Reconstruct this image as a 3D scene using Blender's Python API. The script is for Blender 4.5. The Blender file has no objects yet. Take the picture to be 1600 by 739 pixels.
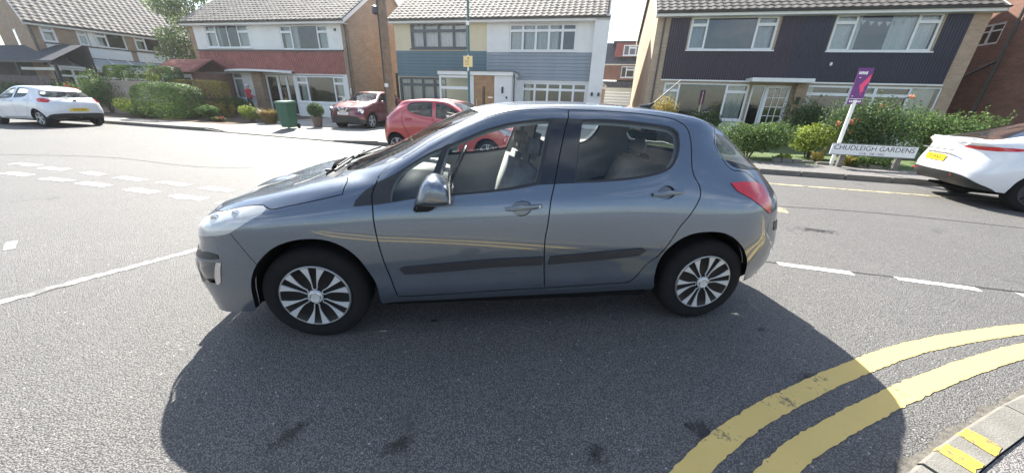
import bpy, bmesh, math, random
import numpy as np
from mathutils import Vector, Matrix
from mathutils.geometry import delaunay_2d_cdt

scene = bpy.context.scene
R = math.radians
random.seed(7)
rng = np.random.default_rng(7)

# ------------------------------------------------------------------ camera
CAM = dict(loc=(0.945, -2.793, 1.474), yaw=-0.138, pitch=0.379, roll=0.035, f=528.0)
cd = bpy.data.cameras.new('camera')
cam = bpy.data.objects.new('camera', cd)
scene.collection.objects.link(cam)
_y, _p, _r = CAM['yaw'], CAM['pitch'], CAM['roll']
_f = Vector((-math.sin(_y) * math.cos(_p), math.cos(_y) * math.cos(_p), -math.sin(_p)))
_rt = Vector((math.cos(_y), math.sin(_y), 0))
_up = _rt.cross(_f)
_r2 = math.cos(_r) * _rt + math.sin(_r) * _up
_u2 = -math.sin(_r) * _rt + math.cos(_r) * _up
cam.matrix_world = Matrix(((_r2.x, _u2.x, -_f.x, CAM['loc'][0]), (_r2.y, _u2.y, -_f.y, CAM['loc'][1]),
                           (_r2.z, _u2.z, -_f.z, CAM['loc'][2]), (0, 0, 0, 1)))
cd.sensor_fit = 'HORIZONTAL'
cd.sensor_width = 36.0
cd.lens = CAM['f'] / 1600 * 36.0
cd.clip_start = 0.05
cd.clip_end = 3000
scene.camera = cam

# ------------------------------------------------------------------ sky and sun
SUN_DIR = Vector((-0.19, 1.05, 1.0)).normalized()      # towards the sun
SUN_EL = math.asin(SUN_DIR.z)
SUN_AZ = math.atan2(SUN_DIR.x, SUN_DIR.y)
world = bpy.data.worlds.new('World')
scene.world = world
world.use_nodes = True
wn, wl = world.node_tree.nodes, world.node_tree.links
wn.clear()
wo = wn.new('ShaderNodeOutputWorld')
wb = wn.new('ShaderNodeBackground')
sky = wn.new('ShaderNodeTexSky')
sky.sky_type = 'NISHITA'
sky.sun_disc = False
sky.sun_elevation = SUN_EL
sky.sun_rotation = SUN_AZ
sky.air_density = 1.0
sky.dust_density = 1.0
sky.ozone_density = 0.9
wtc = wn.new('ShaderNodeTexCoord')
wmap = wn.new('ShaderNodeMapping')
wmap.inputs['Scale'].default_value = (1.0, 1.0, 2.6)
wnoise = wn.new('ShaderNodeTexNoise')
wnoise.inputs['Scale'].default_value = 2.3
wnoise.inputs['Detail'].default_value = 8
wnoise.inputs['Roughness'].default_value = 0.58
wramp = wn.new('ShaderNodeValToRGB')
wramp.color_ramp.elements[0].position = 0.50
wramp.color_ramp.elements[1].position = 0.72
wmix = wn.new('ShaderNodeMixRGB')
wcl = wn.new('ShaderNodeRGB')
wcl.outputs[0].default_value = (8.6, 8.9, 9.4, 1)       # lit cloud, in the sky texture's own units
wl.new(wtc.outputs['Generated'], wmap.inputs['Vector'])
wl.new(wmap.outputs[0], wnoise.inputs['Vector'])
wl.new(wnoise.outputs['Fac'], wramp.inputs['Fac'])
wl.new(wramp.outputs['Color'], wmix.inputs['Fac'])
wl.new(sky.outputs[0], wmix.inputs['Color1'])
wl.new(wcl.outputs[0], wmix.inputs['Color2'])
wl.new(wmix.outputs[0], wb.inputs['Color'])
wb.inputs['Strength'].default_value = 0.08
wl.new(wb.outputs[0], wo.inputs['Surface'])

sd = bpy.data.lights.new('sun', 'SUN')
sd.energy = 5.0
sd.angle = R(0.6)
sd.color = (1.0, 0.962, 0.87)
sun = bpy.data.objects.new('sun', sd)
sun.rotation_euler = SUN_DIR.to_track_quat('Z', 'Y').to_euler()
sun.location = (0, 0, 30)
scene.collection.objects.link(sun)

vs = scene.view_settings
vs.view_transform = 'Standard'
vs.look = 'None'
vs.exposure = 1.72
vs.gamma = 1.0
vs.use_curve_mapping = False
scene.cycles.max_bounces = 8
scene.cycles.transparent_max_bounces = 16
scene.cycles.caustics_reflective = False
scene.cycles.caustics_refractive = False
scene.cycles.sample_clamp_indirect = 6.0

# ------------------------------------------------------------------ street frame: s runs along the far kerb, n away from the camera
ST = R(-20.5)
SX, SY = math.cos(ST), math.sin(ST)
def at(s, n, z=0.0):
    return Vector((SX * s - SY * n, SY * s + SX * n, z))

# ------------------------------------------------------------------ helpers
COL = scene.collection
def tag(o, label=None, cat=None, group=None, kind=None):
    if label: o['label'] = label
    if cat: o['category'] = cat
    if group: o['group'] = group
    if kind: o['kind'] = kind
    return o
def empty(name, loc=(0, 0, 0), rz=0.0, label=None, cat=None, group=None):
    o = bpy.data.objects.new(name, None)
    o.empty_display_size = 0.2
    o.location = loc
    o.rotation_euler = (0, 0, rz)
    COL.objects.link(o)
    return tag(o, label, cat, group)
def link(name, me, parent=None):
    o = bpy.data.objects.new(name, me)
    COL.objects.link(o)
    if parent: o.parent = parent
    return o
def copy_tree(o, parent=None):
    c = o.copy()
    COL.objects.link(c)
    c.parent = parent
    for ch in list(o.children): copy_tree(ch, c)
    return c
class MB:
    """collects shapes and links them as one mesh object"""
    def __init__(s): s.v, s.f = [], []
    def add(s, v, f):
        b = len(s.v); s.v += [tuple(x) for x in v]; s.f += [tuple(i + b for i in q) for q in f]; return s
    def quad(s, a, b, c, d): return s.add([a, b, c, d], [(0, 1, 2, 3)])
    def box(s, x0, x1, y0, y1, z0, z1):
        return s.add([(x0, y0, z0), (x1, y0, z0), (x1, y1, z0), (x0, y1, z0), (x0, y0, z1), (x1, y0, z1), (x1, y1, z1), (x0, y1, z1)],
                     [(0, 3, 2, 1), (4, 5, 6, 7), (0, 1, 5, 4), (1, 2, 6, 5), (2, 3, 7, 6), (3, 0, 4, 7)])
    def bar(s, p0, p1, w, h=None):
        """a square bar from p0 to p1"""
        p0, p1 = Vector(p0), Vector(p1); h = h or w
        d = (p1 - p0).normalized(); up = Vector((0, 0, 1)) if abs(d.z) < .95 else Vector((1, 0, 0))
        a = d.cross(up).normalized() * w / 2; b = a.normalized().cross(d) * h / 2
        v = [p0 - a - b, p0 + a - b, p0 + a + b, p0 - a + b, p1 - a - b, p1 + a - b, p1 + a + b, p1 - a + b]
        return s.add(v, [(0, 3, 2, 1), (4, 5, 6, 7), (0, 1, 5, 4), (1, 2, 6, 5), (2, 3, 7, 6), (3, 0, 4, 7)])
    def tube(s, pts, rad, n=10, caps=True):
        pts = [Vector(p) for p in pts]
        rad = rad if isinstance(rad, (list, tuple)) else [rad] * len(pts)
        b = len(s.v); prev = None
        for i, p in enumerate(pts):
            d = (pts[min(i + 1, len(pts) - 1)] - pts[max(i - 1, 0)]).normalized()
            if prev is None:
                a = d.cross(Vector((0, 0, 1)) if abs(d.z) < .95 else Vector((1, 0, 0))).normalized()
            else:
                a = (prev - d * prev.dot(d)).normalized()
            prev = a; c = d.cross(a)
            for k in range(n):
                t = 2 * math.pi * k / n
                s.v.append(tuple(p + (a * math.cos(t) + c * math.sin(t)) * rad[i]))
        for i in range(len(pts) - 1):
            for k in range(n):
                q = b + i * n; k2 = (k + 1) % n
                s.f.append((q + k, q + k2, q + n + k2, q + n + k))
        if caps:
            s.f.append(tuple(b + k for k in reversed(range(n))))
            s.f.append(tuple(b + (len(pts) - 1) * n + k for k in range(n)))
        return s
    def lathe(s, prof, n=32, axis='y', o=(0, 0, 0)):
        """profile of (radius, along axis)"""
        b = len(s.v)
        for (r, h) in prof:
            for k in range(n):
                t = 2 * math.pi * k / n; c, q = r * math.cos(t), r * math.sin(t)
                p = (c, h, q) if axis == 'y' else (c, q, h)
                s.v.append((p[0] + o[0], p[1] + o[1], p[2] + o[2]))
        for i in range(len(prof) - 1):
            for k in range(n):
                k2 = (k + 1) % n; q = b + i * n
                f = (q + k, q + n + k, q + n + k2, q + k2)
                s.f.append(f if axis == 'y' else f[::-1])
        return s
    def prism(s, poly, z0, z1):
        n = len(poly); b = len(s.v)
        s.v += [(x, y, z0) for x, y in poly] + [(x, y, z1) for x, y in poly]
        s.f.append(tuple(b + i for i in reversed(range(n)))); s.f.append(tuple(b + n + i for i in range(n)))
        for i in range(n):
            j = (i + 1) % n; s.f.append((b + i, b + j, b + n + j, b + n + i))
        return s
    def build(s, name, m, parent=None, smooth=False, bevel=0, loc=None, rot=None, auto=None):
        me = bpy.data.meshes.new(name); me.from_pydata(s.v, [], s.f); me.update()
        if bevel:
            bm = bmesh.new(); bm.from_mesh(me)
            bmesh.ops.bevel(bm, geom=bm.edges[:], offset=bevel, segments=2, affect='EDGES', clamp_overlap=True)
            bm.to_mesh(me); bm.free()
        if m: me.materials.append(m)
        if smooth: me.polygons.foreach_set('use_smooth', [True] * len(me.polygons))
        if auto: me.set_sharp_from_angle(angle=R(auto))
        o = link(name, me, parent)
        if loc is not None: o.location = loc
        if rot is not None: o.rotation_euler = rot
        return o
def text_mesh(name, txt, size, m, parent, loc, rot, extrude=.002, align='CENTER', sx=1.0):
    cu = bpy.data.curves.new(name, 'FONT'); cu.body = txt; cu.size = size; cu.extrude = extrude
    cu.align_x = align; cu.align_y = 'CENTER'
    t = bpy.data.objects.new(name, cu); COL.objects.link(t)
    dg = bpy.context.evaluated_depsgraph_get()
    me = bpy.data.meshes.new_from_object(t.evaluated_get(dg))
    bpy.data.objects.remove(t)
    me.materials.clear(); me.materials.append(m)
    o = link(name, me, parent); o.location = loc; o.rotation_euler = rot; o.scale = (sx, 1, 1)
    return o

# ------------------------------------------------------------------ materials
MATS = {}
def nt(name):
    m = bpy.data.materials.new(name); m.use_nodes = True
    n = m.node_tree.nodes; l = m.node_tree.links
    return m, n, l, n['Principled BSDF'], n['Material Output']
def coords(n, l, space='Object', scale=None):
    tc = n.new('ShaderNodeTexCoord'); out = tc.outputs[space]
    if scale:
        mp = n.new('ShaderNodeMapping'); mp.inputs['Scale'].default_value = scale; l.new(out, mp.inputs['Vector']); out = mp.outputs[0]
    return out
def noise(n, l, vec, scale, detail=4, rough=.55):
    t = n.new('ShaderNodeTexNoise'); t.inputs['Scale'].default_value = scale; t.inputs['Detail'].default_value = detail
    t.inputs['Roughness'].default_value = rough; l.new(vec, t.inputs['Vector']); return t.outputs['Fac']
def ramp(n, l, fac, stops):
    r = n.new('ShaderNodeValToRGB'); e = r.color_ramp.elements
    while len(e) < len(stops): e.new(.5)
    for k, (p, c) in enumerate(stops):
        e[k].position = p; e[k].color = (c if len(c) == 4 else (*c, 1)) if isinstance(c, (tuple, list)) else (c, c, c, 1)
    l.new(fac, r.inputs['Fac']); return r.outputs['Color']
def mixc(n, l, fac, a, b, mode='MIX'):
    x = n.new('ShaderNodeMixRGB'); x.blend_type = mode
    for k, v in ((0, fac), (1, a), (2, b)):
        if hasattr(v, 'node'): l.new(v, x.inputs[k])
        else: x.inputs[k].default_value = v if k == 0 else (*v, 1)
    return x.outputs[0]
def bumpn(n, l, h, strength, dist=.01, normal=None):
    b = n.new('ShaderNodeBump'); b.inputs['Strength'].default_value = strength; b.inputs['Distance'].default_value = dist
    l.new(h, b.inputs['Height'])
    if normal: l.new(normal, b.inputs['Normal'])
    return b.outputs[0]
def mat(name, col, rough=.6, metal=0.0, var=.12, vs_=3.0, bump=0.0, bs=60, coat=0.0, spec=.5, dirt=0.0):
    if name in MATS: return MATS[name]
    m, n, l, b, o = nt(name)
    b.inputs['Roughness'].default_value = rough; b.inputs['Metallic'].default_value = metal
    b.inputs['Specular IOR Level'].default_value = spec
    if coat: b.inputs['Coat Weight'].default_value = coat; b.inputs['Coat Roughness'].default_value = .04
    vec = coords(n, l)
    f = noise(n, l, vec, vs_, 5, .6)
    a = tuple(min(1, c * (1 - var)) for c in col); d = tuple(min(1, c * (1 + var)) for c in col)
    c = ramp(n, l, f, [(.3, a), (.7, d)])
    if dirt:
        g = ramp(n, l, noise(n, l, vec, vs_ * 2.7, 6, .7), [(.45, 0.0), (.75, 1.0)])
        gm = n.new('ShaderNodeMath'); gm.operation = 'MULTIPLY'; gm.inputs[1].default_value = dirt; l.new(g, gm.inputs[0])
        c = mixc(n, l, gm.outputs[0], c, tuple(x * .45 for x in col)) if False else mixc(n, l, gm.outputs[0], c, (col[0] * .5, col[1] * .48, col[2] * .44))
    l.new(c, b.inputs['Base Color'])
    if bump: l.new(bumpn(n, l, noise(n, l, vec, bs, 4), bump), b.inputs['Normal'])
    MATS[name] = m
    return m
def glass(name, tint=(.9, .95, .93), rough=.0, mul=1.0, base=0.0):
    """thin sheet: what is behind shows through the tint, the surroundings are mirrored on top"""
    if name in MATS: return MATS[name]
    m, n, l, b, o = nt(name); n.remove(b)
    tr = n.new('ShaderNodeBsdfTransparent'); tr.inputs[0].default_value = (*tint, 1)
    gl = n.new('ShaderNodeBsdfGlossy'); gl.inputs['Roughness'].default_value = rough; gl.inputs[0].default_value = (1, 1, 1, 1)
    fr = n.new('ShaderNodeFresnel'); fr.inputs[0].default_value = 1.5
    ma = n.new('ShaderNodeMath'); ma.operation = 'MULTIPLY_ADD'; ma.inputs[1].default_value = mul; ma.inputs[2].default_value = base; ma.use_clamp = True
    l.new(fr.outputs[0], ma.inputs[0])
    mx = n.new('ShaderNodeMixShader'); l.new(ma.outputs[0], mx.inputs[0]); l.new(tr.outputs[0], mx.inputs[1]); l.new(gl.outputs[0], mx.inputs[2])
    l.new(mx.outputs[0], o.inputs[0]); MATS[name] = m
    return m
def brick(name, c1, c2, mortar, bw=.225, bh=.075):
    if name in MATS: return MATS[name]
    m, n, l, b, o = nt(name)
    tc = n.new('ShaderNodeTexCoord'); sp = n.new('ShaderNodeSeparateXYZ'); l.new(tc.outputs['Object'], sp.inputs[0])
    ad = n.new('ShaderNodeMath'); l.new(sp.outputs[0], ad.inputs[0]); l.new(sp.outputs[1], ad.inputs[1])
    cb = n.new('ShaderNodeCombineXYZ'); l.new(ad.outputs[0], cb.inputs[0]); l.new(sp.outputs[2], cb.inputs[1])
    t = n.new('ShaderNodeTexBrick'); l.new(cb.outputs[0], t.inputs['Vector'])
    t.inputs['Scale'].default_value = 1; t.inputs['Brick Width'].default_value = bw; t.inputs['Row Height'].default_value = bh
    t.inputs['Mortar Size'].default_value = .006; t.inputs['Color1'].default_value = (*c1, 1); t.inputs['Color2'].default_value = (*c2, 1)
    t.inputs['Mortar'].default_value = (*mortar, 1); t.inputs['Bias'].default_value = -.1
    f = noise(n, l, tc.outputs['Object'], 1.7, 6, .65)
    c = mixc(n, l, ramp(n, l, f, [(.35, 0.0), (.7, .45)]), t.outputs['Color'], tuple(x * .6 for x in c1))
    l.new(c, b.inputs['Base Color']); b.inputs['Roughness'].default_value = .9
    l.new(bumpn(n, l, t.outputs['Fac'], -.5, .008), b.inputs['Normal'])
    MATS[name] = m
    return m
def leaf(name, c1, c2, c3=None, transl=.35):
    if name in MATS: return MATS[name]
    m, n, l, b, o = nt(name)
    g = n.new('ShaderNodeNewGeometry')
    c3 = c3 or c2
    c = ramp(n, l, g.outputs['Random Per Island'], [(0, c1), (.6, c2), (1, c3)])
    f = noise(n, l, coords(n, l), 1.6, 3)
    c = mixc(n, l, ramp(n, l, f, [(.35, .35), (.65, 0.0)]), c, tuple(x * .55 for x in c1))
    l.new(c, b.inputs['Base Color']); b.inputs['Roughness'].default_value = .55; b.inputs['Specular IOR Level'].default_value = .3
    t = n.new('ShaderNodeBsdfTranslucent'); l.new(c, t.inputs[0])
    mx = n.new('ShaderNodeMixShader'); mx.inputs[0].default_value = transl
    l.new(b.outputs[0], mx.inputs[1]); l.new(t.outputs[0], mx.inputs[2]); l.new(mx.outputs[0], o.inputs[0])
    MATS[name] = m
    return m

M_upvc = mat('white_window_plastic', (.78, .79, .79), .35, var=.04)
M_render = mat('white_render', (.76, .76, .74), .85, var=.06, vs_=1.2, bump=.25, bs=90, dirt=.10)
M_white = mat('white_paint', (.78, .78, .76), .5, var=.05)
M_black = mat('black_plastic', (.016, .017, .019), .45, var=.2, vs_=20)
M_dark = mat('dark_trim', (.03, .032, .036), .55, var=.2)
M_gutter = mat('gutter_plastic', (.05, .05, .052), .4)
M_wglass = glass('window_glass', (.80, .86, .86), 0.0, 1.35, .03)
M_net = mat('net_curtain', (.62, .63, .62), .9, var=.1, vs_=9)
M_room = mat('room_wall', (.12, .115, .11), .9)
M_brick = brick('brown_brick', (.30, .19, .12), (.40, .27, .17), (.42, .38, .32))
M_brick2 = brick('buff_brick', (.42, .30, .20), (.50, .38, .27), (.50, .46, .40))
M_brick3 = brick('red_brown_brick', (.20, .09, .06), (.28, .13, .085), (.25, .20, .17))
# ================================================================== SETTING: ground, roads, kerbs, markings
def interp(pts, x):
    return float(np.interp(x, [p[0] for p in pts], [p[1] for p in pts]))
def smooth_curve(pts, step=.12):
    P = np.array(pts, float); out = []
    for i in range(len(P) - 1):
        p0, p1, p2, p3 = P[max(i - 1, 0)], P[i], P[i + 1], P[min(i + 2, len(P) - 1)]
        n = max(2, int(np.linalg.norm(p2 - p1) / step))
        for k in range(n):
            t = k / n
            out.append(.5 * ((2 * p1) + (-p0 + p2) * t + (2 * p0 - 5 * p1 + 4 * p2 - p3) * t * t + (-p0 + 3 * p1 - 3 * p2 + p3) * t ** 3))
    out.append(P[-1])
    return np.array(out)
def offset_curve(C, d):
    T = np.gradient(C, axis=0); T /= np.linalg.norm(T, axis=1, keepdims=True)
    return C + np.stack([-T[:, 1], T[:, 0]], 1) * d

def asphalt(name, lo, hi, warm=1.0, stain=True):
    m, n, l, b, o = nt(name)
    vec = coords(n, l)
    big = noise(n, l, vec, .35, 5, .6)
    mid = noise(n, l, vec, 4.0, 6, .7)
    fine = noise(n, l, vec, 120, 3, .7)
    v = n.new('ShaderNodeTexVoronoi'); v.inputs['Scale'].default_value = 135; l.new(vec, v.inputs['Vector'])
    base = ramp(n, l, big, [(.3, (lo * warm, lo * 1.015, lo * .95)), (.7, (hi * warm, hi * 1.015, hi * .95))])
    c = mixc(n, l, ramp(n, l, mid, [(.3, .35), (.6, 0.0)]), base, (lo * .62, lo * .62, lo * .62))
    c = mixc(n, l, ramp(n, l, fine, [(.42, 0.0), (.64, .75)]), c, (hi * 1.95, hi * 1.72, hi * 1.62))
    c = mixc(n, l, ramp(n, l, v.outputs['Distance'], [(.28, 0.0), (.60, .78)]), c, (lo * .26, lo * .26, lo * .27))
    sp = n.new('ShaderNodeTexVoronoi'); sp.inputs['Scale'].default_value = 48; l.new(vec, sp.inputs['Vector'])
    spk = n.new('ShaderNodeSeparateColor'); l.new(sp.outputs['Color'], spk.inputs[0])
    m1 = n.new('ShaderNodeMath'); m1.operation = 'GREATER_THAN'; m1.inputs[1].default_value = .972; l.new(spk.outputs[0], m1.inputs[0])
    m2 = n.new('ShaderNodeMath'); m2.operation = 'LESS_THAN'; m2.inputs[1].default_value = .26; l.new(sp.outputs['Distance'], m2.inputs[0])
    m3 = n.new('ShaderNodeMath'); m3.operation = 'MULTIPLY'; l.new(m1.outputs[0], m3.inputs[0]); l.new(m2.outputs[0], m3.inputs[1])
    c = mixc(n, l, m3.outputs[0], c, (.34, .33, .31))
    if stain:
        s = noise(n, l, vec, 1.7, 8, .74)
        c = mixc(n, l, ramp(n, l, s, [(.60, 0.0), (.67, .72)]), c, (lo * .45, lo * .44, lo * .42))
    l.new(c, b.inputs['Base Color'])
    b.inputs['Roughness'].default_value = .66; b.inputs['Specular IOR Level'].default_value = .5
    h = mixc(n, l, .5, v.outputs['Distance'], fine)
    l.new(bumpn(n, l, h, .85, .011), b.inputs['Normal'])
    return m
M_asph = asphalt('road_asphalt', .108, .16, 1.0)
M_pave = asphalt('pavement_asphalt', .17, .24, 1.06, False)
M_conc = mat('drive_concrete', (.34, .325, .295), .9, var=.18, vs_=.8, bump=.3, bs=40, dirt=.3)
M_kerb = mat('kerb_concrete', (.165, .157, .14), .9, var=.2, vs_=6, bump=.5, bs=120, dirt=.35)
M_soil = mat('garden_soil', (.11, .075, .05), .95, var=.35, vs_=4, bump=.8, bs=25)
M_lawn = mat('lawn', (.075, .11, .035), .95, var=.35, vs_=6, bump=.8, bs=60)
def paint(name, col, wear):
    m, n, l, b, o = nt(name)
    vec = coords(n, l)
    f = noise(n, l, vec, 38, 6, .75); g = noise(n, l, vec, 3.5, 4, .6)
    w = n.new('ShaderNodeMath'); l.new(f, w.inputs[0]); l.new(g, w.inputs[1])
    c = mixc(n, l, ramp(n, l, g, [(.3, 0.0), (.8, .4)]), col, tuple(x * .72 for x in col))
    c = mixc(n, l, ramp(n, l, w.outputs[0], [(wear, .85), (wear + .10, 0.0)]), c, (.08, .078, .07))
    l.new(c, b.inputs['Base Color']); b.inputs['Roughness'].default_value = .75
    l.new(bumpn(n, l, f, .6, .006), b.inputs['Normal'])
    return m
M_ywl = paint('yellow_road_paint', (.64, .47, .155), .74)
M_yw2 = paint('faded_yellow_paint', (.50, .42, .24), .95)
M_wht = paint('white_road_paint', (.62, .62, .59), .86)
M_wworn = paint('worn_white_paint', (.46, .46, .44), .93)
M_ykerb = paint('yellow_kerb_paint', (.66, .45, .045), .93)

FARK = [(-60, 10.6), (-19, 8.8), (-12.9, 8.5), (-8, 8.05), (-5, 7.72), (0, 7.55), (6, 7.4), (12, 7.3), (40, 6.8)]
DROP = [(-60, 1), (-13, 1), (-12, .25), (-6.3, .25), (-5.4, 1), (60, 1)]
def kn(s): return interp(FARK, s)
def kz(s): return .12 * interp(DROP, s)

g = MB().quad((-120, -120, -.035), (120, -120, -.035), (120, 120, -.035), (-120, 120, -.035)).build('ground', M_lawn)
tag(g, 'green ground stretching away behind the houses', 'ground', kind='structure')
mb = MB(); ss = np.linspace(-60, 40, 60)
for a, c in zip(ss[:-1], ss[1:]):
    mb.quad(at(a, -34), at(c, -34), at(c, kn(c)), at(a, kn(a)))
tag(mb.build('road', M_asph), 'grey asphalt road under the parked cars', 'road', kind='structure')

PW = 1.45
mb = MB(); ss = np.arange(-60, 40.1, .5)
for a, c in zip(ss[:-1], ss[1:]):
    q = .125
    mb.quad(at(a, kn(a) + q, kz(a) - .004), at(c, kn(c) + q, kz(c) - .004), at(c, kn(c) + PW, .13), at(a, kn(a) + PW, .13))
tag(mb.build('pavement', M_pave), 'worn pavement in front of the houses', 'pavement', kind='structure')
def garden_z(n): return .135 + max(0, n - 9.2) * .02
def sheet(name, s0, s1, n1, m, label, dz=0.0):
    mb = MB(); ss = np.linspace(s0, s1, 12)
    for a, c in zip(ss[:-1], ss[1:]):
        mb.quad(at(a, kn(a) + PW, .128 + dz), at(c, kn(c) + PW, .128 + dz), at(c, n1, garden_z(n1) + dz), at(a, n1, garden_z(n1) + dz))
    return tag(mb.build(name, m), label, 'garden', kind='structure')
sheet('garden_bed', -60, -13.6, 40, M_soil, 'planted beds before the houses on the left')
sheet('driveway', -13.6, 3.4, 60, M_conc, 'pale concrete driveway in front of the middle houses')
sheet('garden_lawn', 3.4, 40, 40, M_lawn, 'grassy front garden before the dark clad house')

# far kerb: single stones
kerb = tag(empty('far_kerb', (0, 0, 0)), 'concrete kerb along the far side of the road', 'kerb', kind='structure')
mb0 = MB().box(0, .905, 0, .125, -.2, 0).build('kerb_stone', M_kerb, kerb, bevel=.018)
kme = mb0.data; s = -26.0; first = True
while s < 16:
    o = mb0 if first else link('kerb_stone', kme, kerb); first = False
    ds = .914; dn = kn(s + ds) - kn(s)
    o.location = at(s, kn(s) + rng.uniform(-.006, .006), (kz(s) + kz(s + ds)) / 2 + rng.uniform(-.004, .004))
    o.rotation_euler = (0, -math.atan2(kz(s + ds) - kz(s), ds), ST + math.atan2(dn, ds))
    s += ds

# near kerb at the photographer's feet, nearly flush
NK = smooth_curve([(-2.6, -8), (-1.6, -5.8), (-.5, -4.2), (.5, -3.28), (1.4, -2.68), (2.2, -2.27), (2.87, -2.02), (3.57, -1.83), (4.2, -1.70), (5.3, -1.58), (6.6, -1.62), (9, -2.2), (14, -3.9), (24, -7.6)], .05)
NKI = offset_curve(NK, -.125)
nkerb = tag(empty('near_kerb', (0, 0, 0)), 'flush concrete kerb at the near corner of the road', 'kerb', kind='structure')
L = np.concatenate([[0], np.cumsum(np.linalg.norm(np.diff(NK, axis=0), axis=1))])
def kerb_pt(C, d): return np.array([np.interp(d, L, C[:, 0]), np.interp(d, L, C[:, 1])])
d0 = float(L[np.argmin(np.linalg.norm(NK - np.array([2.93, -2.0]), axis=1))]) + .0
edges = np.sort(np.concatenate([d0 - np.arange(1, 9) * .78, d0 + np.arange(0, 22) * .9]))
edges = edges[(edges > 0) & (edges < L[-1])]
for a, c in zip(edges[:-1], edges[1:]):
    t = np.linspace(a + .006, c - .006, 5); hz = .045 + rng.uniform(-.003, .004)
    P = [kerb_pt(NK, x) for x in t]; Q = [kerb_pt(NKI, x) for x in t]
    mb = MB(); bx = [(*x, -.1) for x in P] + [(*x, -.1) for x in Q]
    v = []
    for x, y in zip(P, Q):
        u = (y - x)
        v += [(x[0], x[1], -.1), (x[0], x[1], hz - .018), (x[0] + u[0] * .10, x[1] + u[1] * .10, hz), (y[0], y[1], hz), (y[0], y[1], -.1)]
    f = []
    for i in range(4):
        for j in range(4): f.append((i * 5 + j, i * 5 + j + 1, i * 5 + 5 + j + 1, i * 5 + 5 + j)[::-1])
    f += [(0, 1, 2, 3, 4)[::-1], tuple(20 + k for k in range(5))]
    mb.add(v, f).build('kerb_stone', M_kerb, nkerb)
# loading marks on the kerb
for i, dd in enumerate((.20, .42)):
    t = [d0 + dd - .05, d0 + dd + .05]; v = []
    for x in np.linspace(t[0], t[1], 4):
        a, c = kerb_pt(NK, x), kerb_pt(NKI, x); u = c - a
        for q, z in ((.03, .035), (.11, .0515), (.5, .0525), (.97, .0525)):
            v.append((a[0] + u[0] * q + rng.uniform(-.006, .006), a[1] + u[1] * q + rng.uniform(-.006, .006), z))
    f = [(i2 * 4 + j, i2 * 4 + j + 1, i2 * 4 + 5 + j, i2 * 4 + 4 + j)[::-1] for i2 in range(3) for j in range(3)]
    MB().add(v, f).build('yellow_loading_mark', M_ykerb, nkerb)
# near pavement behind that kerb
NP = offset_curve(NK, -.130); mb = MB()
for a, c in zip(NP[:-1], NP[1:]):
    mb.quad((a[0], a[1], .036), (a[0] + 11, a[1] - 26, .036), (c[0] + 11, c[1] - 26, .036), (c[0], c[1], .036))
o = tag(mb.build('near_pavement', M_pave), 'rough grey pavement behind the near kerb', 'pavement', kind='structure')
for (px_, py_, r_) in ((3.46, -2.10, .06), (3.52, -2.03, .03)):
    k = 11; pts = [(px_ + math.cos(t) * r_ * rng.uniform(.5, 1.2), py_ + math.sin(t) * r_ * rng.uniform(.5, 1.0), .042) for t in np.linspace(0, 2 * math.pi, k, endpoint=False)]
    MB().add(pts, [tuple(range(k))]).build('yellow_paint_blot', M_ykerb, o)

# painted lines (ribbons a few mm above the asphalt)
marks = tag(empty('road_markings', (0, 0, 0)), 'painted lines on the asphalt road', 'road marking', kind='structure')
def ribbon(name, pts, w, m, z=.004, jit=.0024, step=.03):
    C = smooth_curve(pts, step) if len(pts) > 2 else np.linspace(pts[0], pts[1], max(3, int(np.linalg.norm(np.array(pts[1]) - pts[0]) / .05)))
    A, B = offset_curve(C, w / 2), offset_curve(C, -w / 2)
    A = A + rng.normal(0, jit, A.shape); B = B + rng.normal(0, jit, B.shape)
    n = len(C)
    return MB().add([(*p, z) for p in A] + [(*p, z) for p in B], [(i, n + i, n + i + 1, i + 1) for i in range(n - 1)]).build(name, m, marks)
ribbon('yellow_line', [(-1.95, -5.6), (-.85, -3.9), (.20, -2.96), (1.22, -2.31), (1.86, -1.93), (2.32, -1.72), (3.0, -1.51), (3.85, -1.31), (4.6, -1.215), (5.3, -1.18), (6.5, -1.24), (9, -1.85), (14, -3.5)], .105, M_ywl)
ribbon('yellow_line', [(-1.78, -5.7), (-.67, -4.05), (.40, -3.08), (1.55, -2.36), (2.25, -1.965), (2.8, -1.78), (3.68, -1.565), (4.72, -1.385), (5.5, -1.35), (6.6, -1.42), (9, -2.02), (14, -3.7)], .105, M_ywl)
for (a, c, w) in [((4.13, -.01), (4.72, -.265), .085), ((5.06, -.385), (5.62, -.635), .085), ((5.88, -.75), (6.9, -1.15), .085), ((8.2, -1.7), (9.4, -2.2), .085)]:
    ribbon('white_dash', [a, c], w, M_wht)
ribbon('white_line', [(-4.2, -2.6), (-2.44, -.25), (-1.77, .62), (-1.2, 1.36)], .08, M_wworn, .004, .008)
low = [(-6.93, 4.2), (-5.94, 3.78), (-5.09, 3.44), (-4.09, 3.02), (-3.18, 2.64), (-2.3, 2.28)]
upr = [(-7.75, 5.12), (-6.85, 4.72), (-5.84, 4.27), (-4.93, 3.89), (-3.98, 3.51), (-3.06, 3.11)]
for q in low + upr:
    u = np.array([.925, -.38]) * .32; v = np.array(q)
    ribbon('give_way_dash', [tuple(v - u + rng.uniform(-.02, .02, 2)), tuple(v + u)], .17, M_wworn, .004, .012)
ribbon('give_way_dash', [(-3.62, .95), (-3.42, .74)], .07, M_wworn)
ribbon('faded_yellow_line', [(6.2, 4.18), (7.44, 3.71), (10.08, 2.69), (14.6, .95)], .10, M_yw2)
ribbon('white_patch', [(5.55, 2.12), (6.0, 1.78)], .34, M_yw2)
M_tar = mat('tar_joint', (.02, .02, .02), .7)
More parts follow.
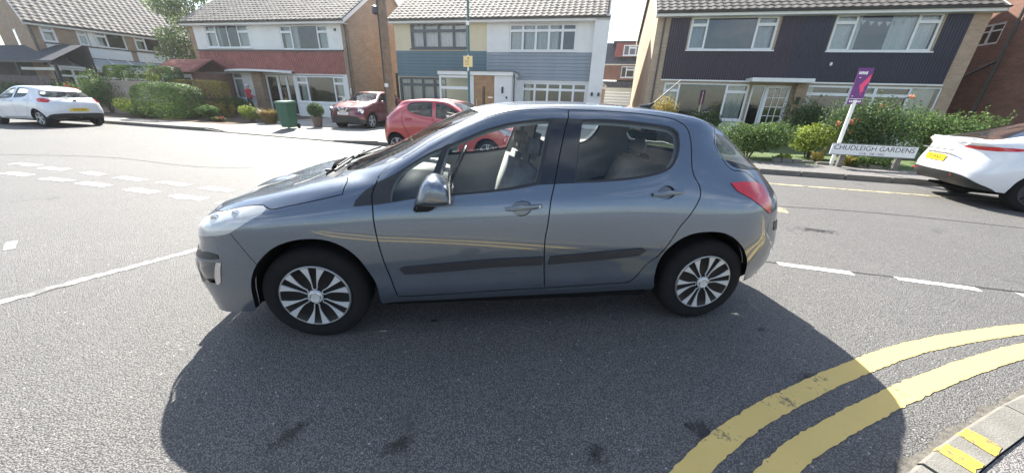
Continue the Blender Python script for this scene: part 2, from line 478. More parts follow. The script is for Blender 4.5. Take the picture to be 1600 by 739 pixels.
ribbon('tar_joint', [(5.6, 2.15), (6.16, 2.0), (7.0, 1.78), (7.85, 1.46), (9.0, .86), (11, -.2)], .025, M_tar, .003, .004)
ribbon('tar_joint', [(-9.5, 6.3), (-7.2, 6.1), (-4.8, 5.1), (-3.5, 4.95)], .03, M_tar, .003, .006)
ribbon('tar_joint', [(4.0, .06), (5.0, -.33), (7.0, -1.1)], .018, M_tar, .003, .004)

# damp and oily patches on the near asphalt
def blotch_mat():
    m, n, l, b, o = nt('damp_blotch')
    b.inputs['Base Color'].default_value = (.022, .021, .020, 1); b.inputs['Roughness'].default_value = .5
    tc = n.new('ShaderNodeTexCoord'); ln = n.new('ShaderNodeVectorMath'); ln.operation = 'LENGTH'; l.new(tc.outputs['Object'], ln.inputs[0])
    g = n.new('ShaderNodeNewGeometry')
    f1 = noise(n, l, g.outputs['Position'], 14, 8, .75); f2 = noise(n, l, g.outputs['Position'], 90, 3, .6)
    a = n.new('ShaderNodeMath'); a.operation = 'MULTIPLY_ADD'; a.inputs[1].default_value = -.42; l.new(ln.outputs['Value'], a.inputs[0]); l.new(f1, a.inputs[2])
    c = n.new('ShaderNodeMath'); c.operation = 'MULTIPLY_ADD'; c.inputs[1].default_value = .22; l.new(f2, c.inputs[0]); l.new(a.outputs[0], c.inputs[2])
    k = ramp(n, l, c.outputs[0], [(.40, 0.0), (.60, .8)])
    t = n.new('ShaderNodeBsdfTransparent'); mx = n.new('ShaderNodeMixShader'); l.new(k, mx.inputs[0]); l.new(t.outputs[0], mx.inputs[1]); l.new(b.outputs[0], mx.inputs[2]); l.new(mx.outputs[0], o.inputs[0])
    return m
M_blot = blotch_mat(); road_o = bpy.data.objects['road']
for (x, y, rx, ry, rot) in ((.62, -1.66, .16, .10, .3), (2.06, -1.73, .17, .12, .1), (1.5, -1.80, .12, .10, .8), (.70, -.72, .07, .03, 0), (2.95, -1.46, .16, .06, .2), (3.05, -1.0, .08, .04, .5), (2.28, -1.93, .15, .09, .4), (.1, -1.55, .2, .08, 1.0), (1.2, -1.9, .2, .09, .2), (5.6, .9, .5, .2, -.4), (-2.6, -.9, .45, .18, .5), (-1.9, 1.7, .5, .2, -.3)):
    k = 14; o = MB().add([(math.cos(t) * 1, math.sin(t) * 1, 0) for t in np.linspace(0, 2 * math.pi, k, endpoint=False)], [tuple(range(k))]).build('damp_patch', M_blot, road_o)
    o.location = (x, y, .0022); o.scale = (rx, ry, 1); o.rotation_euler = (0, 0, rot)
# dirt and grit gathered in the near gutter
GC = offset_curve(NK, .035); k = len(GC); A_ = GC + offset_curve(NK, 1.0) * 0; wv = .012 + .014 * np.abs(np.sin(np.arange(k) * .37) + .6 * np.sin(np.arange(k) * 1.13)) + rng.uniform(0, .02, k)
Tn = np.gradient(NK, axis=0); Tn /= np.linalg.norm(Tn, axis=1, keepdims=True); Nn_ = np.stack([-Tn[:, 1], Tn[:, 0]], 1)
P0, P1 = NK - Nn_ * .003, NK + Nn_ * wv[:, None]
tag(MB().add([(*q, .012) for q in P0] + [(*q, .0025) for q in P1], [(i, i + 1, k + i + 1, k + i)[::-1] for i in range(k - 1)]).build('gutter_dirt', mat('gutter_silt', (.10, .092, .08), .95, var=.5, vs_=25, bump=.8, bs=120)), 'dark silt lying along the near kerb', 'dirt', kind='stuff')
mb = MB()
for q in range(900):
    i = rng.integers(0, k - 1); c = NK[i] + Nn_[i] * abs(rng.normal(.0, .06)) if rng.random() < .7 else NK[i] - Nn_[i] * (.16 + abs(rng.normal(0, .05))); r = rng.uniform(.002, .006); t = rng.uniform(0, 6.28); z = .004 if True else 0
    zz = .036 if (c - NK[i]) @ Nn_[i] < -.1 else .004
    a, b = math.cos(t) * r, math.sin(t) * r
    mb.add([(c[0] + a, c[1] + b, zz), (c[0] - b, c[1] + a, zz), (c[0] - a, c[1] - b, zz), (c[0] + b, c[1] - a, zz), (c[0], c[1], zz + r)], [(0, 1, 4), (1, 2, 4), (2, 3, 4), (3, 0, 4)])
tag(mb.build('kerb_grit', mat('kerb_grit', (.22, .20, .17), .9, var=.6, vs_=40)), 'small grit scattered along the near kerb', 'grit', kind='stuff')
# loose grit on the near road
mb = MB()
for k in range(1300):
    x, y = rng.uniform(-1.8, 5.2), rng.uniform(-2.6, .6)
    r = rng.uniform(.0015, .0045); t = rng.uniform(0, 6.28)
    c, s_ = math.cos(t) * r, math.sin(t) * r
    mb.add([(x + c, y + s_, .002), (x - s_, y + c, .002), (x - c, y - s_, .002), (x + s_, y - c, .002), (x, y, .002 + r * .9)], [(0, 1, 4), (1, 2, 4), (2, 3, 4), (3, 0, 4)])
tag(mb.build('road_grit', mat('grit', (.30, .29, .27), .8, var=.5, vs_=30)), 'pale grit scattered over the near asphalt', 'grit', kind='stuff')
# ================================================================== CARS: a body sheet per car, cut into panels
HGRID = {  # column: rows r0..r9 (x, half width, z) ; x measured back from the front axle
0:[(-.86,0,.24),(-.90,0,.32),(-.925,0,.46),(-.93,0,.60),(-.90,0,.72),(-.82,0,.79),(-.74,0,.83),(-.64,0,.865),(-.54,0,.89),(-.44,0,.91)],
1:[(-.83,.35,.24),(-.87,.36,.32),(-.895,.38,.46),(-.90,.38,.60),(-.87,.37,.72),(-.79,.34,.795),(-.70,.28,.835),(-.60,.20,.872),(-.50,.12,.895),(-.36,0,.925)],
2:[(-.75,.58,.235),(-.79,.60,.32),(-.81,.62,.47),(-.81,.63,.61),(-.78,.61,.735),(-.70,.56,.81),(-.60,.47,.86),(-.48,.33,.90),(-.38,.17,.92),(-.27,0,.942)],
3:[(-.62,.73,.235),(-.65,.755,.32),(-.67,.775,.48),(-.66,.785,.63),(-.63,.765,.76),(-.55,.70,.835),(-.44,.58,.895),(-.32,.40,.93),(-.24,.20,.945),(-.17,0,.958)],
4:[(-.36,.84,.24),(-.36,.865,.32),(-.36,.88,.48),(-.35,.888,.66),(-.34,.862,.82),(-.30,.79,.885),(-.22,.635,.937),(-.14,.42,.962),(-.10,.21,.972),(-.07,0,.977)],
5:[(0,.86,.25),(0,.885,.32),(0,.90,.50),(0,.907,.70),(0,.878,.86),(0,.82,.92),(.02,.665,.978),(0,.43,.995),(0,.21,1.0),(0,0,1.003)],
6:[(.30,.86,.25),(.30,.885,.31),(.30,.897,.48),(.30,.904,.69),(.30,.88,.87),(.27,.838,.945),(.24,.71,1.02),(.16,.56,1.027),(.08,.28,1.022),(.06,0,1.022)],
7:[(.50,.85,.25),(.50,.88,.31),(.50,.892,.47),(.50,.90,.68),(.49,.88,.865),(.46,.85,.93),(.47,.785,1.04),(.42,.705,1.085),(.36,.40,1.13),(.33,0,1.14)],
8:[(.80,.848,.25),(.80,.878,.31),(.80,.890,.47),(.80,.899,.69),(.80,.879,.872),(.80,.847,.957),(.80,.715,1.205),(.74,.645,1.26),(.66,.37,1.285),(.63,0,1.29)],
9:[(1.1,.848,.255),(1.1,.878,.315),(1.1,.890,.48),(1.1,.899,.69),(1.1,.88,.88),(1.1,.843,.977),(1.13,.655,1.335),(1.07,.585,1.405),(.98,.35,1.42),(.95,0,1.425)],
10:[(1.5,.848,.26),(1.5,.878,.32),(1.5,.891,.48),(1.5,.90,.69),(1.5,.881,.895),(1.5,.836,1.007),(1.5,.628,1.385),(1.5,.56,1.452),(1.48,.36,1.472),(1.48,0,1.482)],
11:[(1.95,.85,.27),(1.95,.88,.33),(1.95,.893,.49),(1.95,.901,.70),(1.95,.88,.915),(1.95,.828,1.04),(1.95,.632,1.388),(1.95,.56,1.452),(1.95,.36,1.475),(1.95,0,1.487)],
12:[(2.3,.855,.28),(2.3,.885,.34),(2.3,.897,.50),(2.3,.905,.71),(2.3,.876,.93),(2.3,.816,1.075),(2.28,.645,1.355),(2.28,.57,1.43),(2.28,.37,1.455),(2.28,0,1.468)],
13:[(2.6,.86,.30),(2.6,.885,.36),(2.6,.902,.52),(2.6,.907,.73),(2.6,.869,.94),(2.58,.79,1.09),(2.50,.668,1.29),(2.50,.585,1.395),(2.50,.38,1.425),(2.50,0,1.435)],
14:[(2.87,.85,.32),(2.88,.872,.38),(2.90,.885,.54),(2.89,.888,.73),(2.86,.848,.94),(2.83,.745,1.075),(2.70,.65,1.22),(2.64,.565,1.345),(2.67,.37,1.392),(2.68,0,1.405)],
15:[(3.12,.70,.34),(3.17,.71,.40),(3.20,.735,.56),(3.18,.745,.72),(3.12,.715,.93),(3.03,.65,1.05),(2.86,.58,1.20),(2.74,.50,1.325),(2.73,.35,1.365),(2.735,0,1.38)],
16:[(3.22,.42,.35),(3.28,.43,.42),(3.32,.45,.57),(3.31,.46,.71),(3.25,.44,.92),(3.12,.42,1.04),(2.94,.40,1.20),(2.80,.35,1.32),(2.77,.26,1.355),(2.765,0,1.37)],
17:[(3.25,0,.35),(3.31,0,.42),(3.34,0,.57),(3.335,0,.71),(3.28,0,.92),(3.15,0,1.04),(2.97,0,1.20),(2.83,0,1.32),(2.795,0,1.35),(2.78,0,1.365)],
}
def grid_array(g):
    return np.array([g[i] for i in range(len(g))],float)   # [col,row,3]
def spline_axis(P, n):
    """non-uniform Catmull-Rom along axis 0, n samples per span"""
    K=P.shape[0]
    d=np.linalg.norm(np.diff(P,axis=0),axis=-1).reshape(K-1,-1)
    h=np.maximum(np.median(d,axis=1),1e-3)
    sh=(-1,)+(1,)*(P.ndim-1)
    dl=np.diff(P,axis=0)/h.reshape(sh)
    m=np.zeros_like(P)
    hl=h[:-1].reshape(sh); hr=h[1:].reshape(sh)
    m[1:-1]=(dl[:-1]*hr+dl[1:]*hl)/(hl+hr)
    m[0]=1.5*dl[0]-.5*m[1]; m[-1]=1.5*dl[-1]-.5*m[-2]
    out=[]
    for k in range(K-1):
        for t in (np.arange(n)/n if k<K-2 else np.arange(n+1)/n):
            t2=t*t;t3=t2*t
            out.append((2*t3-3*t2+1)*P[k]+(t3-2*t2+t)*h[k]*m[k]+(-2*t3+3*t2)*P[k+1]+(t3-t2)*h[k]*m[k+1])
    return np.array(out)
NS=12; NT=12
def dense(G, smooth=6):
    # mirror phantom columns so the centre lines run level across the car
    A=spline_axis(G,NS)                      # columns
    A=np.swapaxes(spline_axis(np.swapaxes(A,0,1),NT),0,1)
    for _ in range(smooth):
        B=A.copy()
        L=(A[:-2,1:-1]+A[2:,1:-1]+A[1:-1,:-2]+A[1:-1,2:])/4
        B[1:-1,1:-1]=.5*A[1:-1,1:-1]+.5*L
        A=B
    # centre lines lie on y = 0
    A[0,:,1]=0; A[-1,:,1]=0; A[:,-1,1]=0
    return A
class Surf:
    def __init__(s,G,smooth=6):
        s.A=dense(G,smooth)
        du=np.gradient(s.A,axis=0); dv=np.gradient(s.A,axis=1)
        n=np.cross(dv,du); 
        n[0,:]=n[1,:]; n[:,-1]=n[:,-2]; n[-1]=n[-2]
        # on the centre lines the normal has no sideways part
        n/= np.linalg.norm(n,axis=-1,keepdims=True)+1e-9
        for sl in ((0,slice(None)),(-1,slice(None)),(slice(None),-1)):
            n[sl+(1,)]=0
        n/= np.linalg.norm(n,axis=-1,keepdims=True)+1e-9
        s.Nn=n; s.nc=s.A.shape[0]-1; s.nr=s.A.shape[1]-1
    def _bi(s,F,c,r):
        u=np.clip(np.asarray(c,float)*NS,0,s.nc-1e-6); v=np.clip(np.asarray(r,float)*NT,0,s.nr-1e-6)
        i=u.astype(int); j=v.astype(int); a=(u-i)[...,None]; b=(v-j)[...,None]
        return F[i,j]*(1-a)*(1-b)+F[i+1,j]*a*(1-b)+F[i,j+1]*(1-a)*b+F[i+1,j+1]*a*b
    def pos(s,c,r): return s._bi(s.A,c,r)
    def nor(s,c,r):
        n=s._bi(s.Nn,c,r); return n/(np.linalg.norm(n,axis=-1,keepdims=True)+1e-9)
def hero_grid():
    G=grid_array(HGRID)
    x=G[...,0]
    x[:]=np.where(x<-.3,-.3+(x+.3)*.80,x)
    x[:]=np.where(x>2.9,2.9+(x-2.9)*.93,x)
    G[0:5,5:,2]-=.012
    G[1:7,7:,2]-=np.array([.01,.014,.018])
    G[7:10,7,0]+=.03; G[7:10,8,0]+=.05; G[7:10,9,0]+=.05
    G[1:5,0,2]-=np.array([.015,.03,.035,.02]); G[2:4,1,2]-=.02
    G[14:17,0,2]-=.025
    # fuller lower corners of both bumpers
    G[2,0:3,0]-=.045; G[3,0:3,0]-=.05; G[2,0:3,1]+=.03; G[3,0:3,1]+=.02; G[2:4,0,1]+=.03
    G[0:2,0:3,0]-=.02
    G[15,0:3,1]+=.03; G[15,0:2,0]+=.03
    return G
HP = {
'headlight':[(2.417,3.5),(3.319,3.516),(3.622,3.508),(3.92,3.565),(4.239,3.869),(4.456,4.234),(4.483,4.609),(4.387,4.916),(3.972,5.056),(3.037,4.971),(2.27,4.372),(2.435,3.872)],
'hood_edge':[(4.574,4.49),(4.871,4.617),(5.344,4.838),(5.913,5.103),(6.059,6.234)],
'cowl':[(5.721,6.414),(4.839,7.315),(3.5,9.0),(4.917,8.917),(6.417,9.0)],
'tri':[(6.09,4.345),(6.23,4.772),(6.841,5.812),(6.932,5.897),(6.704,4.587)],
'fdoor_front':[(7.228,7.129),(6.945,6.624),(6.799,5.815),(6.656,4.527),(6.55,3.807),(6.592,3.207),(6.703,2.455),(6.838,1.896),(6.984,0.952)],
'fdoor_top':[(7.161,7.083),(7.841,7.006),(8.504,6.953),(8.982,6.791),(9.409,6.725),(10.002,6.725),(10.179,6.574)],
'fglass':[(6.932,5.897),(7.457,6.171),(8.096,6.033),(8.745,6.032),(9.306,6.018),(9.934,6.04),(9.665,5.053),(9.112,4.977),(8.158,4.942),(7.475,4.944),(6.704,4.587)],
'bshut':[(10.179,6.574),(10.169,6.055),(9.91,5.014),(9.817,3.488),(9.787,2.879),(9.85,1.108)],
'rglass':[(10.35,5.988),(10.768,6.016),(11.403,5.998),(11.948,5.985),(12.089,5.863),(12.034,5.564),(11.891,5.285),(11.724,5.133),(11.368,5.043),(10.839,5.01),(10.169,5.027)],
'rdoor_top':[(10.179,6.574),(10.655,6.557),(11.45,6.597),(12.102,6.507),(12.404,6.202),(12.425,5.797),(12.245,5.097),(12.381,4.539),(12.381,4.117),(12.246,3.742),(11.995,3.234),(11.851,2.752),(11.664,2.249),(11.494,2.006),(11.336,1.488),(11.209,1.186),(11.012,1.163),(9.85,1.108)],
'doorbot':[(6.984,0.952),(9.85,1.108),(11.012,1.163)],
'sill':[(6.437,0.174),(8.684,0.427),(10.088,0.805),(11.75,0.932),(11.686,1.517)],
'strip':[(7.084,2.223),(7.174,2.025),(9.813,2.175),(11.289,2.371),(11.414,2.531),(11.342,2.604),(9.866,2.453),(7.189,2.278)],
'farch':[(3.933,0.183),(4.074,1.774),(4.229,2.361),(4.522,2.845),(4.812,3.05),(5.153,3.117),(5.515,3.054),(5.858,2.768),(6.182,2.223),(6.409,1.574),(6.433,0.42)],
'rarch':[(11.783,0.697),(11.713,1.381),(11.742,2.179),(11.93,2.691),(12.249,2.962),(12.739,3.007),(13.201,2.865),(13.553,2.516),(13.829,2.005),(14.007,1.449),(14.333,0.0)],
'bumperbot':[(3.933,0.183),(3.521,0.27),(2.955,0.201),(2.667,0.25),(2.75,1.0),(2.75,1.417),(2.667,1.667),(2.978,2.474),(2.417,3.417)],
'tail':[(13.193,4.591),(13.346,4.275),(13.716,3.966),(14.054,3.707),(14.328,3.476),(14.375,3.722),(14.366,4.076),(14.343,4.47),(14.194,4.598),(13.726,4.648)],
'rear':[(14.397,3.56),(14.766,2.897),(14.485,2.645),(14.57,1.693),(14.833,1.0),(14.833,0.5),(14.417,0.083)],
'tglass':[(13.738,6.72),(13.364,5.976),(13.265,5.459),(13.362,5.135),(13.846,5.056),(13.917,5.479),(13.962,6.67)],
'roof':[(8.959,8.279),(9.282,8.251),(9.678,8.387),(10.144,8.696),(10.583,8.583),(12.297,7.325),(13.17,7.214),(14.5,7.417),(13.487,6.291)],
'handle':[(9.168,4.002),(9.715,4.076),(11.393,4.312),(11.989,4.337)],
'bump_strip':[(2.167,2.583),(3.348,2.871),(3.616,2.845),(3.605,2.497),(3.377,2.5),(2.9,2.451)],
'fog':[(2.971,2.391),(3.299,2.457),(3.495,2.471),(3.379,1.587),(3.193,1.646),(2.667,1.583)],
'fog_chrome':[(3.495,2.471),(3.604,2.487),(3.505,1.699),(3.431,1.571),(3.379,1.587)],
}
def in_poly(pts, poly):
    x, y = pts[:, 0], pts[:, 1]; c = np.zeros(len(pts), bool); P = np.asarray(poly)
    x0, y0 = P[:, 0], P[:, 1]; x1, y1 = np.roll(x0, -1), np.roll(y0, -1)
    for a, b, cc, d in zip(x0, y0, x1, y1):
        if b == d: continue
        c ^= ((b > y) != (d > y)) & (x < (cc - a) * (y - b) / (d - b) + a)
    return c
def curve_cr(S, pts, closed, step=.025, corner=50):
    """resample a polyline of (column, row) points, rounded except at its corners"""
    P = [np.array(q, float) for q in pts]; n = len(P); X = S.pos(np.array(pts)[:, 0], np.array(pts)[:, 1])
    def is_corner(i):
        if not closed and i in (0, n - 1): return True
        a = X[i] - X[i - 1]; b = X[(i + 1) % n] - X[i]
        la, lb = np.linalg.norm(a), np.linalg.norm(b)
        if la < 1e-6 or lb < 1e-6: return False
        return np.degrees(np.arccos(np.clip(a @ b / la / lb, -1, 1))) > corner
    C = [is_corner(i) for i in range(n)]; out = []
    for i in range(n if closed else n - 1):
        j = (i + 1) % n
        p1, p2 = P[i], P[j]
        p0 = P[i - 1] if not C[i] else p1; p3 = P[(j + 1) % n] if not C[j] else p2
        k = max(1, int(np.linalg.norm(X[j] - X[i]) / step))
        # tangents scaled to the chord, so uneven spacing does not loop
        d = np.linalg.norm(p2 - p1) + 1e-9
        m1 = (p2 - p0); m1 = m1 / (np.linalg.norm(m1) + 1e-9) * d if not C[i] else (p2 - p1)
        m2 = (p3 - p1); m2 = m2 / (np.linalg.norm(m2) + 1e-9) * d if not C[j] else (p2 - p1)
        for q in range(k):
            t = q / k; t2, t3 = t * t, t ** 3
            out.append((2 * t3 - 3 * t2 + 1) * p1 + (t3 - 2 * t2 + t) * m1 + (-2 * t3 + 3 * t2) * p2 + (t3 - t2) * m2)
    if not closed: out.append(P[-1])
    return np.array(out)
def shift_cr(S, C, d, closed):
    """move a (column,row) curve sideways on the sheet by d metres"""
    e = 1e-2; n = len(C)
    X = S.pos(C[:, 0], C[:, 1]); Nn = S.nor(C[:, 0], C[:, 1])
    if closed: T = np.roll(X, -1, 0) - np.roll(X, 1, 0)
    else: T = np.gradient(X, axis=0)
    D = np.cross(Nn, T); D /= np.linalg.norm(D, axis=1, keepdims=True) + 1e-9
    Ju = (S.pos(C[:, 0] + e, C[:, 1]) - S.pos(C[:, 0] - e, C[:, 1])) / (2 * e)
    Jv = (S.pos(C[:, 0], C[:, 1] + e) - S.pos(C[:, 0], C[:, 1] - e)) / (2 * e)
    out = C.copy()
    for i in range(n):
        A = np.stack([Ju[i], Jv[i]], 1)
        q, *_ = np.linalg.lstsq(A, D[i] * d, rcond=None)
        q = np.clip(q, -.4, .4); out[i] = C[i] + q
    return out
def area_sign(C):
    x, y = C[:, 0], C[:, 1]; return np.sign((x * np.roll(y, -1) - np.roll(x, -1) * y).sum())
def grow(S, C, d):
    """closed curve grown (d > 0) or shrunk"""
    # sheet normal x tangent points to the right hand side for a counter-clockwise (c, r) loop seen from outside mirrored
    a = shift_cr(S, C, abs(d), True); b = shift_cr(S, C, -abs(d), True)
    def A(q): return abs((q[:, 0] * np.roll(q[:, 1], -1) - np.roll(q[:, 0], -1) * q[:, 1]).sum())
    big, small = (a, b) if A(a) > A(b) else (b, a)
    return big if d > 0 else small
class Body:
    """cuts a car's sheet into named regions; the first region that holds a face gets it"""
    def __init__(s, G, dc=.2, dr=.2, smooth=6):
        s.S = Surf(G, smooth); s.reg = []; s.dc, s.dr = dc, dr
        s.nc, s.nr = G.shape[0] - 1, G.shape[1] - 1
    def region(s, name, poly, step=.03, corner=50, shrink=0, raw=False):
        C = np.array(poly, float) if raw else curve_cr(s.S, poly, True, step, corner)
        if shrink: C = grow(s.S, C, shrink)
        s.reg.append((name, C)); return C
    def seam(s, pts, w=.007, step=.03, corner=50):
        C = curve_cr(s.S, pts, False, step, corner)
        A, B = shift_cr(s.S, C, w / 2, False), shift_cr(s.S, C, -w / 2, False)
        s.reg.append(('panel_gap', np.concatenate([A, B[::-1]])))
    def cut(s):
        vs, es = [], []
        for name, C in s.reg:
            b = len(vs); n = len(C)
            vs += [Vector((float(np.clip(a, 0, s.nc)), float(np.clip(c, 0, s.nr)))) for a, c in C]
            es += [(b + i, b + (i + 1) % n) for i in range(n)]
        b = len(vs); vs += [Vector(q) for q in ((0, 0), (s.nc, 0), (s.nc, s.nr), (0, s.nr))]; es += [(b, b + 1), (b + 1, b + 2), (b + 2, b + 3), (b + 3, b)]
        for c in np.arange(0, s.nc + .001, s.dc):
            for r in np.arange(0, s.nr + .001, s.dr): vs.append(Vector((float(min(c, s.nc)), float(min(r, s.nr)))))
        v, e, f, *_ = delaunay_2d_cdt(vs, es, [], 1, 1e-4)
        s.cr = np.array([(q.x, q.y) for q in v]); F = np.array([t for t in f if len(t) == 3])
        cen = s.cr[F].mean(1); lab = np.full(len(F), -1)
        for k, (name, C) in enumerate(s.reg):
            m = (lab < 0) & in_poly(cen, C); lab[m] = k
        s.P = s.S.pos(s.cr[:, 0], s.cr[:, 1]); s.N = s.S.nor(s.cr[:, 0], s.cr[:, 1])
        names = [q[0] for q in s.reg] + ['body']
        s.faces = {}
        for k, nm in enumerate(names):
            m = lab == (k if k < len(s.reg) else -1)
            if m.any(): s.faces[nm] = np.concatenate([s.faces[nm], F[m]]) if nm in s.faces else F[m]
    def mesh(s, names, m, obj, parent, sides='both', off=0.0, flip=False):
        names = [names] if isinstance(names, str) else names
        Fs = [s.faces[q] for q in names if q in s.faces]
        if not Fs: return None
        F = np.concatenate(Fs); used = np.unique(F); mp = -np.ones(len(s.P), int); mp[used] = np.arange(len(used)); F = mp[F]
        P = s.P[used] + s.N[used] * off; Nn = s.N[used]
        V, NN, FF = [], [], []
        for sd in ('far', 'near'):
            if sides not in ('both', sd): continue
            b = len(V) and sum(len(q) for q in V)
            if sd == 'far': V.append(P); NN.append(Nn); FF.append(F[:, ::-1] + b)
            else:
                k = np.array([1, -1, 1]); V.append(P * k); NN.append(Nn * k); FF.append(F + b)
        V, NN, FF = np.concatenate(V), np.concatenate(NN), np.concatenate(FF)
        if flip: FF = FF[:, ::-1]; NN = -NN
        me = bpy.data.meshes.new(obj); me.from_pydata(V.tolist(), [], FF.tolist()); me.update()
        me.polygons.foreach_set('use_smooth', [True] * len(me.polygons))
        me.normals_split_custom_set_from_vertices(NN.tolist())
        me.materials.append(m)
        return link(obj, me, parent)
    def point(s, c, r, near=True, off=0.0):
        p = s.S.pos(np.array(float(c)), np.array(float(r))) + s.S.nor(np.array(float(c)), np.array(float(r))) * off
        return Vector((p[0], -p[1] if near else p[1], p[2]))

def carpaint(name, col, metal=.0, rough=.4, coat=1.0, flake=0.0):
    m, n, l, b, o = nt(name)
    vec = coords(n, l)
    f = noise(n, l, vec, 2.0, 6, .65)
    c = mixc(n, l, ramp(n, l, f, [(.45, 0.0), (.75, .22)]), col, tuple(x * .8 + .02 for x in col))
    if flake:
        v = n.new('ShaderNodeTexVoronoi'); v.inputs['Scale'].default_value = 900; l.new(vec, v.inputs['Vector'])
        sc = n.new('ShaderNodeSeparateColor'); l.new(v.outputs['Color'], sc.inputs[0])
        c = mixc(n, l, ramp(n, l, sc.outputs[0], [(.3, 0.0), (1.0, flake)]), c, tuple(min(1, x * 2.2 + .03) for x in col))
    l.new(c, b.inputs['Base Color'])
    b.inputs['Metallic'].default_value = metal; b.inputs['Coat Weight'].default_value = coat
    b.inputs['Coat Roughness'].default_value = .03; b.inputs['Coat IOR'].default_value = 1.7
    l.new(ramp(n, l, noise(n, l, vec, 5, 5, .7), [(.3, rough * .9), (.75, rough * 1.25)]), b.inputs['Roughness'])
    return m
M_tyre = mat('tyre_rubber', (.011, .011, .012), .9, spec=.25, var=.25, vs_=12, bump=.15, bs=80)
M_silver = mat('silver_wheel_paint', (.56, .57, .58), .38, .25, var=.05)
M_chrome = mat('chrome', (.75, .76, .77), .12, 1.0, var=.02)
M_gap = mat('panel_gap_shadow', (.006, .006, .007), .9, var=.1)
M_glossb = mat('gloss_black', (.010, .010, .012), .12, var=.1, coat=.6)
M_satinb = mat('satin_black_trim', (.008, .008, .009), .42, var=.1, spec=.3)
M_hlens = glass('head_lamp_lens', (.95, .96, .97), .03, 1.6, .10)
def faded(m, fac, col):
    n, l = m.node_tree.nodes, m.node_tree.links; out = n['Material Output']; src = out.inputs[0].links[0].from_socket
    d = n.new('ShaderNodeBsdfPrincipled'); d.inputs['Base Color'].default_value = (*col, 1); d.inputs['Roughness'].default_value = .35
    x = n.new('ShaderNodeMixShader'); x.inputs[0].default_value = fac; l.new(src, x.inputs[1]); l.new(d.outputs[0], x.inputs[2]); l.new(x.outputs[0], out.inputs[0])
faded(M_hlens, .42, (.80, .81, .78))
M_liner = mat('arch_liner', (.006, .006, .007), .95, var=.2, spec=.1)
M_seat = mat('seat_cloth', (.24, .24, .245), .9, var=.2, vs_=25)
M_seat2 = mat('pale_seat_cloth', (.45, .44, .41), .9, var=.15, vs_=12)
M_trim = mat('cabin_trim', (.42, .43, .43), .8, var=.15)
M_cglass = glass('car_glass', (.95, .985, .965), 0.0, .85, .0)
M_lens = glass('lamp_lens', (.95, .96, .97), .02, 1.5, .06)
M_red = mat('red_lamp_plastic', (.55, .012, .018), .15, var=.1, vs_=15, coat=.8)
M_plate_y = mat('yellow_plate', (.80, .53, .02), .4, var=.03)
M_plate_w = mat('white_plate', (.75, .75, .73), .4, var=.03)

def wheel(parent, x, side, r, w, face, spokes):
    """tyre with the parts of its wheel; side -1 is the near side; local y points outwards"""
    y = face * side
    n = 48; t = MB()
    prof = [(r * .66, -.005), (r * .70, .004), (r * .82, .010), (r * .93, .002), (r * .985, -.018), (r, -.04), (r, -w + .04), (r * .985, -w + .018), (r * .9, -w), (r * .62, -w)]
    t.lathe(prof, n)
    o = t.build('wheel', M_tyre, parent, smooth=True, auto=50)
    o.location = (x, y, r); o.rotation_euler = (0, 0, 0 if side > 0 else math.pi)
    return o
def trim_wheel(parent, x, side, r, face):
    """hero wheel: black trim with six forked silver spokes"""
    o = wheel(parent, x, side, r, .2, face, 6)
    R0 = .203
    MB().lathe([(R0 * 1.02, -.02), (R0 * 1.02, .004), (R0 * .985, .010), (R0 * .93, .004), (R0 * .75, -.004), (R0 * .4, -.006), (R0 * .2, -.002), (0.001, -.002)], 48).build('wheel_trim', M_satinb, o, smooth=True, auto=40)
    MB().lathe([(R0 * 1.03, -.004), (R0 * 1.035, .006), (R0 * 1.005, .012), (R0 * .975, .009)], 48).build('trim_rim', mat('dull_silver', (.33, .34, .35), .35, .8), o, smooth=True)
    MB().lathe([(.045, -.004), (.044, .010), (.038, .015), (.030, .0135), (.001, .0145)], 32).build('hub_cap', M_silver, o, smooth=True, auto=40)
    MB().lathe([(.052, -.004), (.051, .006), (.046, .008)], 32).build('hub_ring', M_glossb, o, smooth=True)
    MB().lathe([(.033, .0150), (.031, .0165), (.027, .0165), (.026, .0150)], 32).build('hub_emblem_ring', M_chrome, o, smooth=True)
    def dish(rr): return .011 - .012 * max(0, (1 - rr / R0)) ** .8 + .0035
    me = None
    for k in range(6):
        th = R(90 + 60 * k + (4 if x < 1 else 20))
        if me is None:
            mb = MB()
            # one fork: centre line out along the left arm, widening to the rim, joined by a thin bow near the hub
            for sgn in (-1, 1):
                ra = np.linspace(.062, R0 * .985, 12)
                inn, out = [], []
                for q in ra:
                    u = (q - .062) / (R0 * .985 - .062)
                    i0 = .0115 + .0135 * u ** 1.2; o0 = i0 + .0045 + .040 * max(0, u - .18) ** 1.35 / .765
                    ang, a2 = sgn * math.asin(i0 / q), sgn * math.asin(o0 / q)
                    inn.append((q * math.sin(ang), dish(q), q * math.cos(ang))); out.append((q * math.sin(a2), dish(q) - .0005, q * math.cos(a2)))
                nn = len(ra); base = [(p[0], p[1] - .008, p[2]) for p in inn], [(p[0], p[1] - .008, p[2]) for p in out]
                f1 = [(i, i + 1, nn + i + 1, nn + i) for i in range(nn - 1)]
                f2 = [(2 * nn + i, 2 * nn + i + 1, i + 1, i) for i in range(nn - 1)] + [(nn + i, nn + i + 1, 3 * nn + i + 1, 3 * nn + i) for i in range(nn - 1)]
                if sgn > 0: f1 = [q[::-1] for q in f1]; f2 = [q[::-1] for q in f2]
                mb.add(inn + out + base[0] + base[1], f1 + f2)
            # the bow
            x0 = .014; a0 = math.asin(x0 / .062)
            arc = [(x0 * math.cos(t), dish(.06), .062 * math.cos(a0) - .012 * math.sin(t)) for t in np.linspace(0, math.pi, 9)]
            mb.tube(arc, .0028, 6)
            sp = mb.build('trim_spoke', M_silver, o); me = sp.data
        else: sp = link('trim_spoke', me, o)
        sp.rotation_euler = (0, -th + math.pi / 2, 0)
    return o
